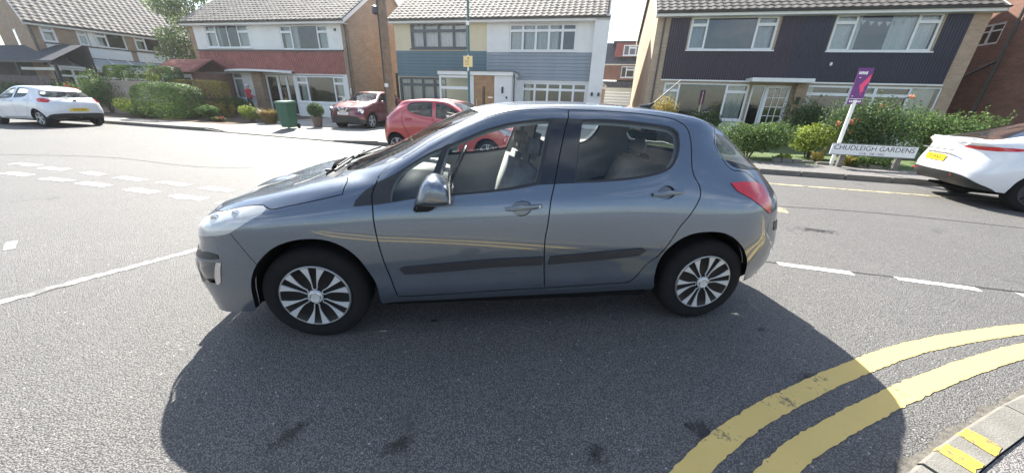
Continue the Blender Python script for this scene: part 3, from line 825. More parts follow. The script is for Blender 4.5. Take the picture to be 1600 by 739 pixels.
def alloy_wheel(parent, x, side, r, face, n_sp=5, dark=False):
    o = wheel(parent, x, side, r, .2, face, n_sp); R0 = r * .68
    MB().lathe([(R0, -.02), (R0 * .99, .006), (R0 * .95, .004), (R0 * .92, -.03), (R0 * .3, -.045), (.001, -.045)], 28).build('wheel_rim', M_dark, o, smooth=True, auto=40)
    mb = MB(); mm = mat('dark_alloy', (.07, .07, .075), .35, .8) if dark else M_silver
    for k in range(n_sp):
        for off in (-.16, .16):
            a = 2 * math.pi * k / n_sp; a1 = a + off
            mb.bar((math.sin(a) * .03, -.006, math.cos(a) * .03), (math.sin(a1) * R0 * .96, -.002, math.cos(a1) * R0 * .96), .022, .02)
    mb.lathe([(.05, -.02), (.045, .004), (.001, .006)], 16)
    mb.lathe([(R0, .004), (R0 * .99, .008), (R0 * .95, .007), (R0 * .94, -.01)], 28)
    mb.build('spokes', mm, o)
    return o
def arch_liner(body, poly, parent, depth=.36, near=True):
    C = curve_cr(body.S, poly, False, .03)
    P = body.S.pos(C[:, 0], C[:, 1]); sg = -1 if near else 1
    n = len(P); c = P.mean(0)
    mb = MB()
    v = [(p[0], sg * (p[1] - .002), p[2]) for p in P] + [(p[0] , sg * (p[1] - .03), p[2]) for p in P] + [(p[0], sg * (p[1] - .045), p[2]) for p in P] + [(p[0], sg * (P[:, 1].mean() - depth), p[2]) for p in P]
    f = [(k * n + i, k * n + i + 1, (k + 1) * n + i + 1, (k + 1) * n + i) for k in range(3) for i in range(n - 1)]
    v.append((c[0], sg * (P[:, 1].mean() - depth), .25)); q = len(v) - 1
    f += [(3 * n + i, 3 * n + i + 1, q) for i in range(n - 1)]
    return mb.add(v, f).build('arch_liner', M_liner, parent)
def bent_plate(name, m, parent, body, c, r, w, h, near=True, off=.012, txt=None, tm=None, rot=None):
    pass
def seat(parent, x, y, m, m2=None):
    MB().box(x - .02, x + .50, y - .25, y + .25, .34, .52).build('seat', m, parent, bevel=.05, smooth=True)
    b = MB(); b.box(-.07, .07, -.245, .245, 0, .62)
    o = b.build('seat_back', m, parent, bevel=.05, smooth=True, loc=(x + .52, y, .46), rot=(0, R(17), 0))
    h = MB(); h.box(-.05, .05, -.13, .13, 0, .19)
    h.build('headrest', m2 or m, parent, bevel=.045, smooth=True, loc=(x + .71, y, 1.09), rot=(0, R(10), 0))
# ------------------------------------------------------------------ the grey hatchback in the foreground
M_paint = carpaint('grey_blue_metallic', (.092, .116, .150), .70, .36, 1.0, .35)
M_strip = mat('rub_strip', (.022, .024, .030), .38, var=.15, vs_=8)
M_recess_shade = carpaint('recess_shade_paint', (.05, .06, .075), .6, .4)  # body paint darkened, with the shade of recesses put into its colour
def curve_pts(P, k):
    P = np.array(P); n = len(P); o = []
    for i in range(n):
        p0, p1, p2, p3 = P[i - 1], P[i], P[(i + 1) % n], P[(i + 2) % n]
        for j in range(k):
            t = j / k; o.append(tuple(.5 * (2 * p1 + (p2 - p0) * t + (2 * p0 - 5 * p1 + 4 * p2 - p3) * t * t + (3 * p1 - p0 - 3 * p2 + p3) * t ** 3)))
    return o
def build_hero():
    car = empty('hatchback_car', (0, 0, 0), 0, 'grey blue metallic five door hatchback parked side on in the foreground', 'car')
    B = Body(hero_grid(), .17, .17); S = B.S
    fa = HP['farch'] + [(6.45, -.02), (3.9, -.02)]; ra = HP['rarch'][:-1] + [(14.3, -.02), (11.8, -.02)]
    B.region('arch', fa, .03, 70); B.region('arch', ra, .03, 70)
    fd = HP['fdoor_top'] + HP['bshut'][1:] + [(6.984, .952)] + HP['fdoor_front'][1:-1][::-1]
    rd = HP['rdoor_top'] + HP['bshut'][1:-1][::-1]
    hood = [(0, 9), (0, 4.95), (1.5, 4.95), (2.6, 4.98), (3.037, 4.971), (3.972, 5.056), (4.387, 4.916), (4.574, 4.49), (4.871, 4.617), (5.344, 4.838), (5.913, 5.103), (6.059, 6.234), (5.72, 6.41), (5.1, 7.1), (4.95, 8), (4.93, 9)]
    B.seam(HP['fdoor_top'] + HP['bshut'][1:] + [(6.984, .952)] + HP['fdoor_front'][1:-1][::-1] + [HP['fdoor_top'][0]], .0075)
    B.seam(HP['rdoor_top'] + [(9.85, 1.108)], .0075)
    B.seam(hood[1:12] , .006)
    B.seam([(9.05, 7.05), (9.5, 7.0), (10.5, 6.98), (12, 6.98), (13.2, 6.98), (13.6, 6.9)], .008)
    B.seam([(3.92, 3.56), (4.1, 3.0), (4.26, 2.42)], .004)
    B.seam([(14.2, 9), (14.1, 8), (13.86, 7.3), (13.70, 6.78), (13.34, 5.98), (13.24, 5.46), (13.34, 5.1), (13.846, 5.02), (14.194, 4.62), (14.36, 4.5)], .006)
    B.seam([(14.01, 1.5), (14.2, 2.4), (14.40, 3.3)], .005)
    # side glass, each inside its black surround
    gf = [(7.12, 4.84), (7.24, 5.98), (7.46, 6.12), (8.096, 5.99), (8.745, 5.99), (9.306, 5.98), (9.88, 5.99), (9.62, 5.10), (9.112, 5.03), (8.158, 4.995), (7.475, 4.99)]
    post = [(8.03, 6.1), (8.15, 6.1), (7.76, 4.9), (7.62, 4.9)]
    B.region('quarter_post', post, .03, 20)
    B.region('front_glass', gf, .025, 45)
    B.region('front_trim', HP['fglass'] + [(6.09, 4.345), (6.23, 4.772), (6.841, 5.812)], .025, 45, shrink=.004)
    B.region('rear_glass', HP['rglass'], .02, 45, shrink=-.013)
    B.region('b_cover', [(9.93, 6.06), (10.37, 6.0), (10.19, 5.02), (9.65, 5.04)], .03, 30)
    B.region('rear_trim', HP['rglass'], .02, 45, shrink=.003)
    B.region('windscreen', [(6.2, 9), (6.16, 8), (6.16, 7.5), (6.28, 7.30), (7.0, 7.28), (8.0, 7.28), (8.75, 7.3), (8.9, 7.6), (8.93, 9)], .04, 60)
    B.region('screen_frit', [(6.1, 9), (6.05, 8), (6.05, 7.3), (6.2, 7.2), (7.0, 7.19), (8.0, 7.19), (8.85, 7.2), (9.0, 7.5), (9.03, 9)], .04, 60)
    B.region('cowl', [(4.93, 9), (4.95, 8), (5.1, 7.1), (5.72, 6.41), (6.0, 6.6), (6.02, 7.2), (6.1, 9)], .03, 50)
    B.region('tail_glass', [(13.75, 6.66), (13.42, 5.98), (13.34, 5.46), (13.45, 5.2), (13.9, 5.12), (15, 5.2), (17, 5.25), (17, 6.7), (15, 6.72), (14.2, 6.70)], .03, 60)
    B.region('head_lamp', HP['headlight'], .02, 60)
    B.region('tail_lamp', HP['tail'], .02, 60)
    sp = HP['strip']
    B.region('strip_f', [sp[0], sp[1], (9.77, 2.172), (9.79, 2.447), sp[7]], .03, 40)
    B.region('strip_r', [(9.87, 2.18), sp[3], sp[4], sp[5], (9.90, 2.456)], .03, 40)
    for cc, rr, nm in ((9.41, 4.04, 'bowl_f'), (11.66, 4.33, 'bowl_r')):
        p0 = S.pos(np.array(cc), np.array(rr)); dx = (S.pos(np.array(cc + .1), np.array(rr)) - p0)[0] / .1; dz = (S.pos(np.array(cc), np.array(rr + .1)) - p0)[2] / .1
        B.region(nm, [(cc + .062 * math.cos(t) / dx, rr + (.046 if math.sin(t) > 0 else .034) * math.sin(t) / dz) for t in np.linspace(0, 2 * math.pi, 20, endpoint=False)], .03, 80)
    B.region('bump_strip', [(0, 2.86), (2.2, 2.86), (3.30, 2.84), (3.52, 2.78), (3.55, 2.62), (3.38, 2.56), (2.2, 2.54), (0, 2.54)], .03, 50)
    B.region('fog_chrome', HP['fog_chrome'], .02, 40)
    B.region('fog', [(2.2, 2.4), (2.97, 2.41), (3.299, 2.457), (3.48, 2.471), (3.37, 1.6), (3.19, 1.6), (2.5, 1.45), (2.2, 1.6)], .03, 40)
    B.region('grille', [(0, 2.38), (1.9, 2.36), (1.9, 1.3), (0, 1.2)], .05, 50)
    B.region('grille', [(0, 4.5), (1.4, 4.5), (1.7, 4.2), (1.5, 3.9), (0, 3.8)], .05, 50)
    B.region('tail_strip', [(14.62, 3.16), (14.9, 3.13), (17, 3.0), (17, 2.78), (14.9, 2.80), (14.64, 2.82)], .03, 40)
    B.region('front_door', fd, .03, 50); B.region('rear_door', rd, .03, 50); B.region('hood', hood, .03, 50)
    B.region('front_bumper', [(0, 4.95), (2.6, 4.98), (3.037, 4.971), (2.4, 3.9), (2.45, 3.5), (3.92, 3.56), (4.1, 3.0), (4.26, 2.42), (4.05, 1.7), (3.92, .1), (3.9, 0), (0, 0)], .05, 40)
    B.region('fender', [(3.9, 3.56), (4.1, 3.0), (4.2, 2.3), (4.6, 2.9), (5.15, 3.1), (5.9, 2.7), (6.4, 1.6), (6.44, 0), (6.9, 0), (6.98, .95), (6.7, 2.455), (6.55, 3.8), (6.66, 4.53), (6.8, 5.8), (6.3, 5.6), (6.1, 6.3), (5.913, 5.1), (4.87, 4.6), (4.57, 4.49), (4.3, 3.9)], .05, 30)
    B.region('tailgate', [(14.2, 9), (14.1, 8), (13.86, 7.3), (13.70, 6.78), (13.34, 5.98), (13.24, 5.46), (13.34, 5.1), (13.846, 5.02), (14.194, 4.62), (14.36, 4.5), (14.45, 3.3), (17, 3.05), (17, 9)], .05, 40)
    B.region('rear_bumper', [(14.01, 1.5), (14.2, 2.4), (14.45, 3.3), (17, 3.1), (17, 0), (14.2, 0)], .05, 40)
    B.cut()
    shell = B.mesh('body', M_paint, 'body_shell', car)
    B.mesh('panel_gap', M_gap, 'panel_gaps', shell, off=-.006)
    hd = B.mesh('hood', M_paint, 'bonnet', car)
    B.mesh(['cowl'], M_black, 'cowl_grille', car, off=-.012)
    fb = B.mesh('front_bumper', M_paint, 'front_bumper', car)
    B.mesh('bump_strip', M_strip, 'bumper_moulding', fb, off=.003)
    B.mesh('grille', M_black, 'grille', fb, off=-.02)
    for sd in ('near', 'far'):
        nr = sd == 'near'; sg = -1 if nr else 1
        B.mesh('fender', M_paint, 'front_wing', car, sd)
        for nm, gl, st, tr, bw in (('front_door', 'front_glass', 'strip_f', ['front_trim', 'quarter_post'], 'bowl_f'), ('rear_door', 'rear_glass', 'strip_r', ['rear_trim'], 'bowl_r')):
            d = B.mesh(nm, M_paint, 'door', car, sd)
            d['label'] = nm.replace('_', ' ')
            B.mesh(gl, M_cglass, 'door_glass', d, sd, off=-.004)
            B.mesh(tr, M_black, 'window_surround', d, sd, off=-.0005)
            B.mesh(bw, M_recess_shade, 'handle_bowl', d, sd, off=-.014)
            # rub strip: a raised bar with its own edge
            B.mesh(st, M_strip, 'side_moulding', d, sd, off=.011)
            loop = {'strip_f': 0, 'strip_r': 1}[st]
            C = [c for n_, c in B.reg if n_ == st][0]; n = len(C)
            P = S.pos(C[:, 0], C[:, 1]); Nn = S.nor(C[:, 0], C[:, 1]); k = np.array([1, sg, 1])
            MB().add([tuple(q) for q in P * k] + [tuple(q) for q in (P + Nn * .011) * k], [(i, (i + 1) % n, n + (i + 1) % n, n + i) for i in range(n)]).build('moulding_edge', M_strip, d)
            # pull handle
            (a, b_) = (HP['handle'][0], HP['handle'][1]) if nm == 'front_door' else (HP['handle'][2], HP['handle'][3])
            pa, pm, pb = B.point(*a, nr, .012), B.point((a[0] + b_[0]) / 2, (a[1] + b_[1]) / 2, nr, .030), B.point(*b_, nr, .012)
            mb = MB(); pts = [pa, pa.lerp(pm, .45) + Vector((0, sg * .008, 0)), pm, pb.lerp(pm, .45) + Vector((0, sg * .008, 0)), pb]
            h = .0145; v = []
            for i, q in enumerate(pts):
                e = .75 if i in (0, 4) else 1
                for (dy, dz) in ((-.006, -h * e), (.005, -h * .8 * e), (.008, 0), (.005, h * .8 * e), (-.006, h * e)): v.append((q.x, q.y + sg * dy, q.z + dz))
            f = [(i * 5 + j, i * 5 + j + 1, i * 5 + 6 + j, i * 5 + 5 + j) for i in range(4) for j in range(4)] + [tuple(range(5)), tuple(range(20, 25))]
            mb.add(v, f).build('handle', M_paint, d, smooth=True, auto=60)
            if nm == 'front_door':
                MB().lathe([(.008, -.004), (.008, .002), (.001, .003)], 14, o=(0, 0, 0)).build('lock_barrel', M_silver, d, loc=(pb.x - .018, pb.y + sg * .016, pb.z), rot=(0, 0, 0 if sg > 0 else math.pi))
        bp = B.mesh('b_cover', M_glossb, 'pillar_cover', car, sd, off=-.002)
        lamp = B.mesh('head_lamp', M_hlens, 'headlight', car, sd)
        B.mesh('head_lamp', mat('lamp_bezel', (.78, .79, .78), .35, .1, var=.12, vs_=14), 'lamp_bowl', lamp, sd, off=-.035)
        for (cc, rr, rad) in ((3.25, 4.25, .058), (3.85, 4.4, .05)):
            q = B.point(cc, rr, nr, -.03); mb = MB(); mb.lathe([(rad, -.02), (rad, .0), (rad * .85, .004), (rad * .5, -.012), (.001, -.016)], 24)
            o = mb.build('reflector', M_chrome, lamp, smooth=True, loc=q, rot=(0, 0, R(150) * -sg if nr else R(30)))
        tl = B.mesh('tail_lamp', M_red, 'tail_light', car, sd, off=.004)
        B.mesh('fog', M_recess_shade, 'fog_lamp_recess', fb, sd, off=-.02)
        B.mesh('fog_chrome', M_chrome, 'chrome_blade', fb, sd, off=.003)
        q = B.point(2.75, 1.95, nr, -.012)
        for pol in (HP['farch'], HP['rarch'][:-1]): arch_liner(B, pol, car, near=nr)
        for x in (0.0, 2.608): trim_wheel(car, x, sg, .315, .845)
        # door mirror
        mir = MB(); cx, cy, cz = .765, sg * .985, 1.026
        out = curve_pts([(-.100, -.060), (-.085, -.005), (-.062, .045), (-.018, .083), (.035, .076), (.078, .035), (.094, -.02), (.095, -.066), (.02, -.078), (-.06, -.075)], 4); out = [(x * .93, z * .93 - .004) for x, z in out]
        secs = [(-.115, .55, .01), (-.095, .82, .006), (-.05, .97, .002), (.02, 1.0, 0), (.075, .93, -.002), (.105, .72, -.004), (.115, .45, -.006)]
        n = len(out)
        for (yy, k, dz) in secs: mir.v += [(cx + x * k + (1 - k) * .02, cy + sg * yy, cz + z * k + dz) for x, z in out]
        mir.f += [(i * n + j, i * n + (j + 1) % n, (i + 1) * n + (j + 1) % n, (i + 1) * n + j) for i in range(len(secs) - 1) for j in range(n)]
        mir.f += [tuple(range(n)), tuple((len(secs) - 1) * n + j for j in range(n))]
        mo = mir.build('door_mirror', M_paint, car, smooth=True, auto=55)
        MB().box(cx + .083, cx + .090, cy - .085, cy + .085, cz - .055, cz + .055).build('mirror_glass', M_chrome, mo)
        v = [(cx - .10, cy - sg * .115, cz - .05), (cx + .03, cy - sg * .115, cz - .055), (cx + .03, cy - sg * .0, cz - .06), (cx - .085, cy - sg * .0, cz - .055),
             (cx - .14, cy - sg * .135, cz - .150), (cx - .01, cy - sg * .135, cz - .145), (cx - .03, cy - sg * .05, cz - .145), (cx - .13, cy - sg * .05, cz - .15)]
        MB().add(v, [(0, 1, 2, 3), (4, 7, 6, 5), (0, 4, 5, 1), (1, 5, 6, 2), (2, 6, 7, 3), (3, 7, 4, 0)]).build('mirror_foot', M_black, mo, bevel=.012)
        MB().box(cx - .105, cx - .05, cy - sg * .044 - .003, cy - sg * .044 + .003, cz - .130, cz - .112).build('side_repeater', mat('amber_lens', (.34, .30, .22), .25), mo, bevel=.002)
    ws = B.mesh('windscreen', M_cglass, 'windscreen', car, off=-.002)
    B.mesh('screen_frit', M_black, 'windscreen_surround', car, off=-.002)
    tg = B.mesh('tailgate', M_paint, 'tailgate', car)
    B.mesh('tail_glass', M_cglass, 'rear_window', tg, off=.001)
    rb = B.mesh('rear_bumper', M_paint, 'rear_bumper', car)
    B.mesh('tail_strip', M_strip, 'bumper_moulding', rb, off=.004)
    B.mesh(['body', 'front_door', 'rear_door', 'tailgate', 'front_trim', 'rear_trim', 'b_cover', 'strip_f', 'strip_r', 'bowl_f', 'bowl_r', 'panel_gap', 'quarter_post', 'screen_frit'], M_trim, 'cabin_lining', car, off=-.042, flip=True)
    B.mesh(['fender', 'hood', 'front_bumper', 'grille', 'fog', 'fog_chrome', 'bump_strip', 'head_lamp', 'cowl'], M_liner, 'light_blocker', car, off=-.042, flip=True)  # black copy of the front skin, added to stop sun through the seams
    B.mesh(['rear_bumper', 'tail_lamp', 'tail_strip'], M_liner, 'rear_light_blocker', car, off=-.042, flip=True)  # same added sun blocker behind the rear panels
    # floor and bulkheads
    fl = MB(); fl.box(-.62, 3.12, -.55, .55, .20, .24); fl.box(-.60, -.37, -.74, .74, .225, .245); fl.box(2.96, 3.16, -.72, .72, .30, .33); fl.box(.42, 2.18, -.852, .852, .236, .264); fl.box(.43, .45, -.82, .82, .22, .95); fl.box(2.98, 3.0, -.6, .6, .3, .85)
    fl.build('floor_pan', M_liner, car)
    ds = MB(); ds.box(.30, .78, -.74, .74, .70, .93); ds.build('dashboard', mat('dash_plastic', (.10, .105, .11), .6, var=.1), car, bevel=.05, smooth=True)
    MB().box(.22, .5, -.62, .62, .86, .955).build('dash_top', mat('dash_plastic', (.10, .105, .11), .6), car, bevel=.03, smooth=True)
    sw = MB(); sw.tube([(.185 * math.cos(t), .185 * math.sin(t), 0) for t in np.linspace(0, 2 * math.pi, 33)], .014, 8, False)
    sw.bar((-.18, 0, 0), (.18, 0, 0), .05, .02); sw.bar((0, 0, 0), (0, -.18, 0), .05, .02)
    sw.build('steering_wheel', M_black, car, loc=(.86, .37, .93), rot=(0, R(-64), 0))
    seat(car, .70, -.37, M_seat); seat(car, .70, .37, M_seat)
    MB().box(1.98, 2.4, -.62, .62, .34, .54).build('rear_bench', M_seat, car, bevel=.05, smooth=True)
    MB().box(-.08, .08, -.64, .64, 0, .58).build('rear_backrest', M_seat2, car, bevel=.05, smooth=True, loc=(2.36, 0, .48), rot=(0, R(20), 0))
    for y in (-.38, .38):
        MB().box(-.045, .045, -.13, .13, 0, .17).build('headrest', M_seat2, car, bevel=.04, smooth=True, loc=(2.56, y, 1.03), rot=(0, R(12), 0))
    MB().box(.83, 1.75, -.1, .1, .3, .62).build('centre_console', M_trim, car, bevel=.03)
    # belts on the pillars
    for sg in (-1, 1):
        MB().bar((1.62, sg * .60, 1.30), (1.52, sg * .66, .62), .045, .004).build('seat_belt', mat('belt', (.05, .05, .05), .8), car)
    # wipers, washer jets, aerial, plates
    wp = MB(); wp.tube([(.11, -.52, 1.03), (.12, -.1, 1.055), (.10, .20, 1.06)], .009, 6); wp.tube([(.13, -.05, 1.06), (.13, .35, 1.05), (.14, .60, 1.04)], .009, 6); wp.tube([(.06, -.30, 1.02), (.12, -.16, 1.065)], .012, 6)
    wp.build('wiper', M_black, car)
    for y in (-.28, .2):
        MB().box(-.02, .02, -.018, .018, -.004, .012).build('washer_jet', M_black, car, bevel=.004, loc=B.point(4.45, 8.0 if y < 0 else 8.5, y < 0, .004))
    an = MB(); an.tube([(2.34, .0, 1.455), (2.42, 0, 1.472), (2.46, 0, 1.50)], [.028, .02, .008], 10); an.tube([(2.45, 0, 1.49), (2.66, 0, 1.68)], [.005, .003], 6)
    an.build('aerial', M_black, car)
    pl = MB().box(-.845, -.815, -.27, .27, .45, .58).build('number_plate_holder', M_black, fb, bevel=.008)
    MB().box(-.849, -.8455, -.26, .26, .46, .57).build('number_plate', M_plate_w, fb)
    rp = MB().box(3.318, 3.335, -.26, .26, .62, .73).build('number_plate', M_plate_y, tg)
    return car
hero = build_hero()
# ------------------------------------------------------------------ the other parked cars
def warp(G, xm, zm, ys):
    G = G.copy(); G[..., 0] = np.interp(G[..., 0], [a for a, _ in xm], [b for _, b in xm]); G[..., 2] = np.interp(G[..., 2], [a for a, _ in zm], [b for _, b in zm]); G[..., 1] *= ys
    return G
def find_xz(S, x, z):
    nA = S.A[3 * NS:15 * NS + 1, 0:int(4.6 * NT)]
    d = (nA[..., 0] - x) ** 2 + (nA[..., 2] - z) ** 2; i, j = np.unravel_index(d.argmin(), d.shape)
    c, r = 3 + i / NS, j / NT
    for _ in range(4):
        p = S.pos(np.array(c), np.array(r)); e = .02
        a = (S.pos(np.array(c + e), np.array(r)) - p) / e; b = (S.pos(np.array(c), np.array(r + e)) - p) / e
        J = np.array([[a[0], b[0]], [a[2], b[2]]])
        try: q = np.linalg.solve(J, np.array([x - p[0], z - p[2]]))
        except Exception: break
        c += float(np.clip(q[0], -.2, .2)); r += float(np.clip(q[1], -.2, .2))
    return (c, max(r, .0))
DEF = dict(
    front_glass=[(7.25, 5.12), (7.42, 5.9), (8.1, 5.96), (8.745, 5.97), (9.306, 5.96), (9.88, 5.97), (9.66, 5.12), (9.112, 5.1), (8.158, 5.1)],
    rear_glass=[(10.25, 5.95), (10.768, 5.97), (11.403, 5.95), (11.9, 5.9), (12.0, 5.7), (11.95, 5.5), (11.8, 5.25), (11.6, 5.15), (11.2, 5.08), (10.05, 5.08)],
    windscreen=[(6.2, 9), (6.16, 7.5), (6.28, 7.25), (7.0, 7.2), (8.75, 7.2), (8.9, 7.5), (8.93, 9)],
    tail_glass=[(14.1, 6.6), (14.0, 6.0), (14.1, 5.4), (14.4, 5.22), (15, 5.2), (17, 5.2), (17, 6.75), (15, 6.75)],
    head_lamp=[(2.3, 3.75), (3.5, 3.6), (4.2, 4.2), (4.2, 4.75), (3.2, 4.9), (2.4, 4.6)],
    tail_lamp=[(14.0, 4.75), (14.0, 4.2), (14.4, 3.9), (15.3, 4.0), (15.5, 4.3), (15.3, 4.75)],
    door_seams=[[(7.0, 5.0), (6.6, 3.8), (6.7, 2.4), (7.0, .95), (9.85, 1.1), (9.82, 3.5), (9.92, 5.0)], [(9.85, 1.1), (11.0, 1.16), (11.5, 2.0), (11.9, 3.0), (12.3, 4.0), (12.25, 5.1)]],
    hood_seam=[(2.5, 4.95), (4.4, 4.95), (5.9, 5.1), (6.06, 6.2)],
)
def build_car(name, label, G, paint, wx, r, loc, rz, face, n_sp=5, over={}, group=None, dark_w=False, lower=None, gl=None):
    car = empty(name, loc, rz, label, 'car', group)
    D = dict(DEF); D.update(over); gl = gl or M_cglass
    B = Body(G, .34, .34, 8); S = B.S
    arcs = []
    for x in wx:
        arc = [find_xz(S, x - (r + .045) * math.cos(t), max(r + (r + .045) * math.sin(t), .2)) for t in np.linspace(R(-28), R(208), 17)]
        arcs.append(arc); B.region('arch', arc + [(arc[-1][0], -.02), (arc[0][0], -.02)], .05, 70)
    for q in D['door_seams'] + [D['hood_seam']]: B.seam(q, .012, .06)
    for k in ('front_glass', 'rear_glass', 'windscreen', 'tail_glass', 'head_lamp', 'tail_lamp'):
        if D.get(k): B.region(k, D[k], .05, 50)
    for k in ('front_glass', 'rear_glass'):
        if D.get(k): B.region('surround_' + k, D[k], .05, 50, shrink=.02)
    for k_, q in enumerate(D.get('black', [])): B.region('black_trim%d' % k_, q, .06, 50)
    for q in D.get('black_roof', []): B.region('roof_glass', q, .06, 50)
    B.region('front_bumper', [(0, 4.9), (2.5, 4.9), (2.3, 3.7), (3.5, 3.5), (4.0, 3.2), (arcs[0][3][0], arcs[0][3][1]), (arcs[0][0][0], 0), (0, 0)], .08, 50)
    B.region('tailgate', [(14.2, 9), (14.0, 7.2), (13.9, 6.6), (13.8, 5.6), (14.2, 5.0), (15.4, 4.6), (15.4, 3.2), (17, 3.1), (17, 9)], .08, 50)
    B.region('rear_bumper', [(arcs[1][-3][0], arcs[1][-3][1]), (14.2, 3.0), (15.4, 3.2), (17, 3.1), (17, 0), (arcs[1][-1][0], 0)], .08, 50)
    B.cut()
    sh = B.mesh('body', paint, 'body_shell', car); B.mesh('panel_gap', M_gap, 'panel_gaps', sh, off=-.006)
    fb = B.mesh('front_bumper', paint, 'front_bumper', car); rb = B.mesh('rear_bumper', paint, 'rear_bumper', car); tg = B.mesh('tailgate', paint, 'tailgate', car)
    B.mesh('windscreen', gl, 'windscreen', car, off=-.002); B.mesh('tail_glass', D.get('tail_glass_mat', gl), 'rear_window', tg, off=.001)
    [B.mesh('black_trim%d' % k_, M_black, 'lower_trim', car, 'both' if k_ < 2 else sd_, off=.004) for k_ in range(3) for sd_ in (('near', 'far') if k_ == 2 else ('near',))]; B.mesh('roof_glass', M_glossb, 'roof_panel', car, off=.001)
    for sd in ('near', 'far'):
        for k_ in ('surround_front_glass', 'surround_rear_glass'): B.mesh(k_, M_black, 'window_surround', car, sd)
        B.mesh('front_glass', gl, 'door_glass', car, sd, off=-.004); B.mesh('rear_glass', gl, 'door_glass', car, sd, off=-.004)
        h = B.mesh('head_lamp', M_lens, 'headlight', car, sd)
        if h: B.mesh('head_lamp', mat('lamp_bezel', (.50, .51, .52), .3, .55), 'lamp_bowl', h, sd, off=-.03)
        B.mesh('tail_lamp', M_red, 'tail_light', car, sd, off=.004)
        sg = -1 if sd == 'near' else 1
        for a in arcs: arch_liner(B, a, car, near=sd == 'near')
        for x in wx: alloy_wheel(car, x, sg, r, face, n_sp, dark_w)
        q = B.point(7.35, 4.95, sd == 'near', .0)
        mo = MB(); mo.lathe([(.001, -.09), (.055, -.085), (.085, -.04), (.09, .0), (.08, .03), (.001, .032)], 14)
        mo.build('door_mirror', paint, car, smooth=True, loc=(q.x + .02, q.y + sg * .11, q.z + .06), rot=(0, 0, R(-90)))
        for cc in (9.5, 11.7):
            if D.get('handles', True):
                p = B.point(cc, 4.2, sd == 'near', .02); MB().box(-.09, .09, -.012, .012, -.014, .014).build('handle', paint, car, bevel=.006, loc=p)
    B.mesh(['body', 'tailgate', 'surround_front_glass', 'surround_rear_glass', 'panel_gap', 'roof_glass', 'front_bumper', 'rear_bumper', 'head_lamp', 'tail_lamp', 'black_trim0', 'black_trim1', 'black_trim2'], M_trim, 'cabin_lining', car, off=-.034, flip=True)
    x0, x1 = float(S.A[..., 0].min()), float(S.A[..., 0].max())
    fl = MB(); fl.box(x0 + .3, x1 - .35, -.52, .52, .21, .25); fl.box(wx[0] + r + .1, wx[1] - r - .1, -.8, .8, .22, .25); fl.build('floor_pan', M_liner, car)
    xs = wx[0] + .43 * (wx[1] - wx[0])
    for y in (-.36, .36): seat(car, xs, y, M_seat)
    MB().box(-.08, .08, -.6, .6, 0, .55).build('rear_backrest', M_seat, car, bevel=.05, loc=(wx[1] - .22, 0, .5), rot=(0, R(18), 0))
    MB().box(wx[0] + .45, wx[0] + .85, -.68, .68, .7, .95).build('dashboard', M_trim, car, bevel=.05)
    return car, B
def plate(parent, txt, m, loc, rot, w=.52, h=.11):
    o = MB().box(-w / 2, w / 2, -.004, .004, -h / 2, h / 2).build('number_plate', m, parent, loc=loc, rot=rot)
    text_mesh('plate_characters', txt, h * .82, M_black, o, (0, -.006, 0), (R(90), 0, 0), .001, sx=.9)
    return o
HG = hero_grid()
M_wpaint = carpaint('white_car_paint', (.72, .73, .74), 0, .35)
M_rpaint = carpaint('bright_red_car_paint', (.42, .006, .012), .1, .35)
M_dpaint = carpaint('dark_red_car_paint', (.13, .004, .010), .35, .35)

# white hatchback on the left, seen from behind
G = warp(HG, [(-.85, -.84), (0, 0), (.06, .26), (.95, 1.03), (1.5, 1.5), (2.608, 2.55), (2.75, 2.70), (3.34, 3.24)], [(0, 0), (.9, .9), (1.0, .98), (1.49, 1.46)], .965)
B_, Bb = build_car('hatchback_car', 'white hatchback with red tail lights parked at the far left kerb', G, M_wpaint, (0, 2.55), .31, at(-21.05, 7.55), ST, .82, 5,
    dict(tail_lamp=[(13.9, 4.75), (13.75, 4.4), (14.1, 3.85), (15.1, 3.8), (15.35, 4.3), (15.15, 4.78)], black=[[(14.3, 0), (14.3, .7), (14.8, 1.35), (15.5, 1.5), (17, 1.5), (17, 0)]]))
plate(B_, 'KV19 EHO', M_plate_y, Bb.point(17, 2.45, True, .012), (R(-8), 0, R(90)))
MB().lathe([(.055, 0), (.055, .006), (.045, .008), (.001, .008)], 24).build('boot_badge', M_chrome, B_, loc=Bb.point(17, 4.25, True, .002), rot=(0, 0, R(-90)))
MB().tube([(0, 0, 0), (0, -.33, .03)], .012, 6).build('wiper', M_black, B_, loc=Bb.point(16.9, 5.3, True, .02))

# bright red hatchback behind the grey car
G = warp(HG, [(-.85, -.80), (0, 0), (.06, .22), (.95, 1.0), (1.5, 1.5), (2.608, 2.58), (2.75, 2.66), (3.34, 3.16)], [(0, 0), (.9, .93), (1.0, 1.02), (1.49, 1.48)], .95)
G[10:15, 5, 2] += np.array([.01, .03, .05, .05, .03])
a, c = at(-.58, 5.65), at(-3.2, 5.95); hd = (c - a); rz = math.atan2(hd.y, hd.x)
nrm = Vector((-hd.y, hd.x, 0)).normalized()
# the near wheels of this car are on its local +y side
o = a - nrm * .80 if (a - nrm * .80).y > a.y else a + nrm * .80
red, Bb = build_car('hatchback_car', 'bright red hatchback parked across the road behind the grey car', G, M_rpaint, (0, 2.58), .305, (o.x, o.y, 0), rz, .81, 5)
MB().box(-.16, .02, -.5, .5, -.012, .018).build('roof_spoiler', M_rpaint, red, bevel=.008, loc=Bb.point(14.5, 8.9, True, .01) + Vector((.05, 0, 0)))
plate(red, 'LS14 VXE', M_plate_y, Bb.point(17, 3.2, True, .012), (R(-8), 0, R(90)))

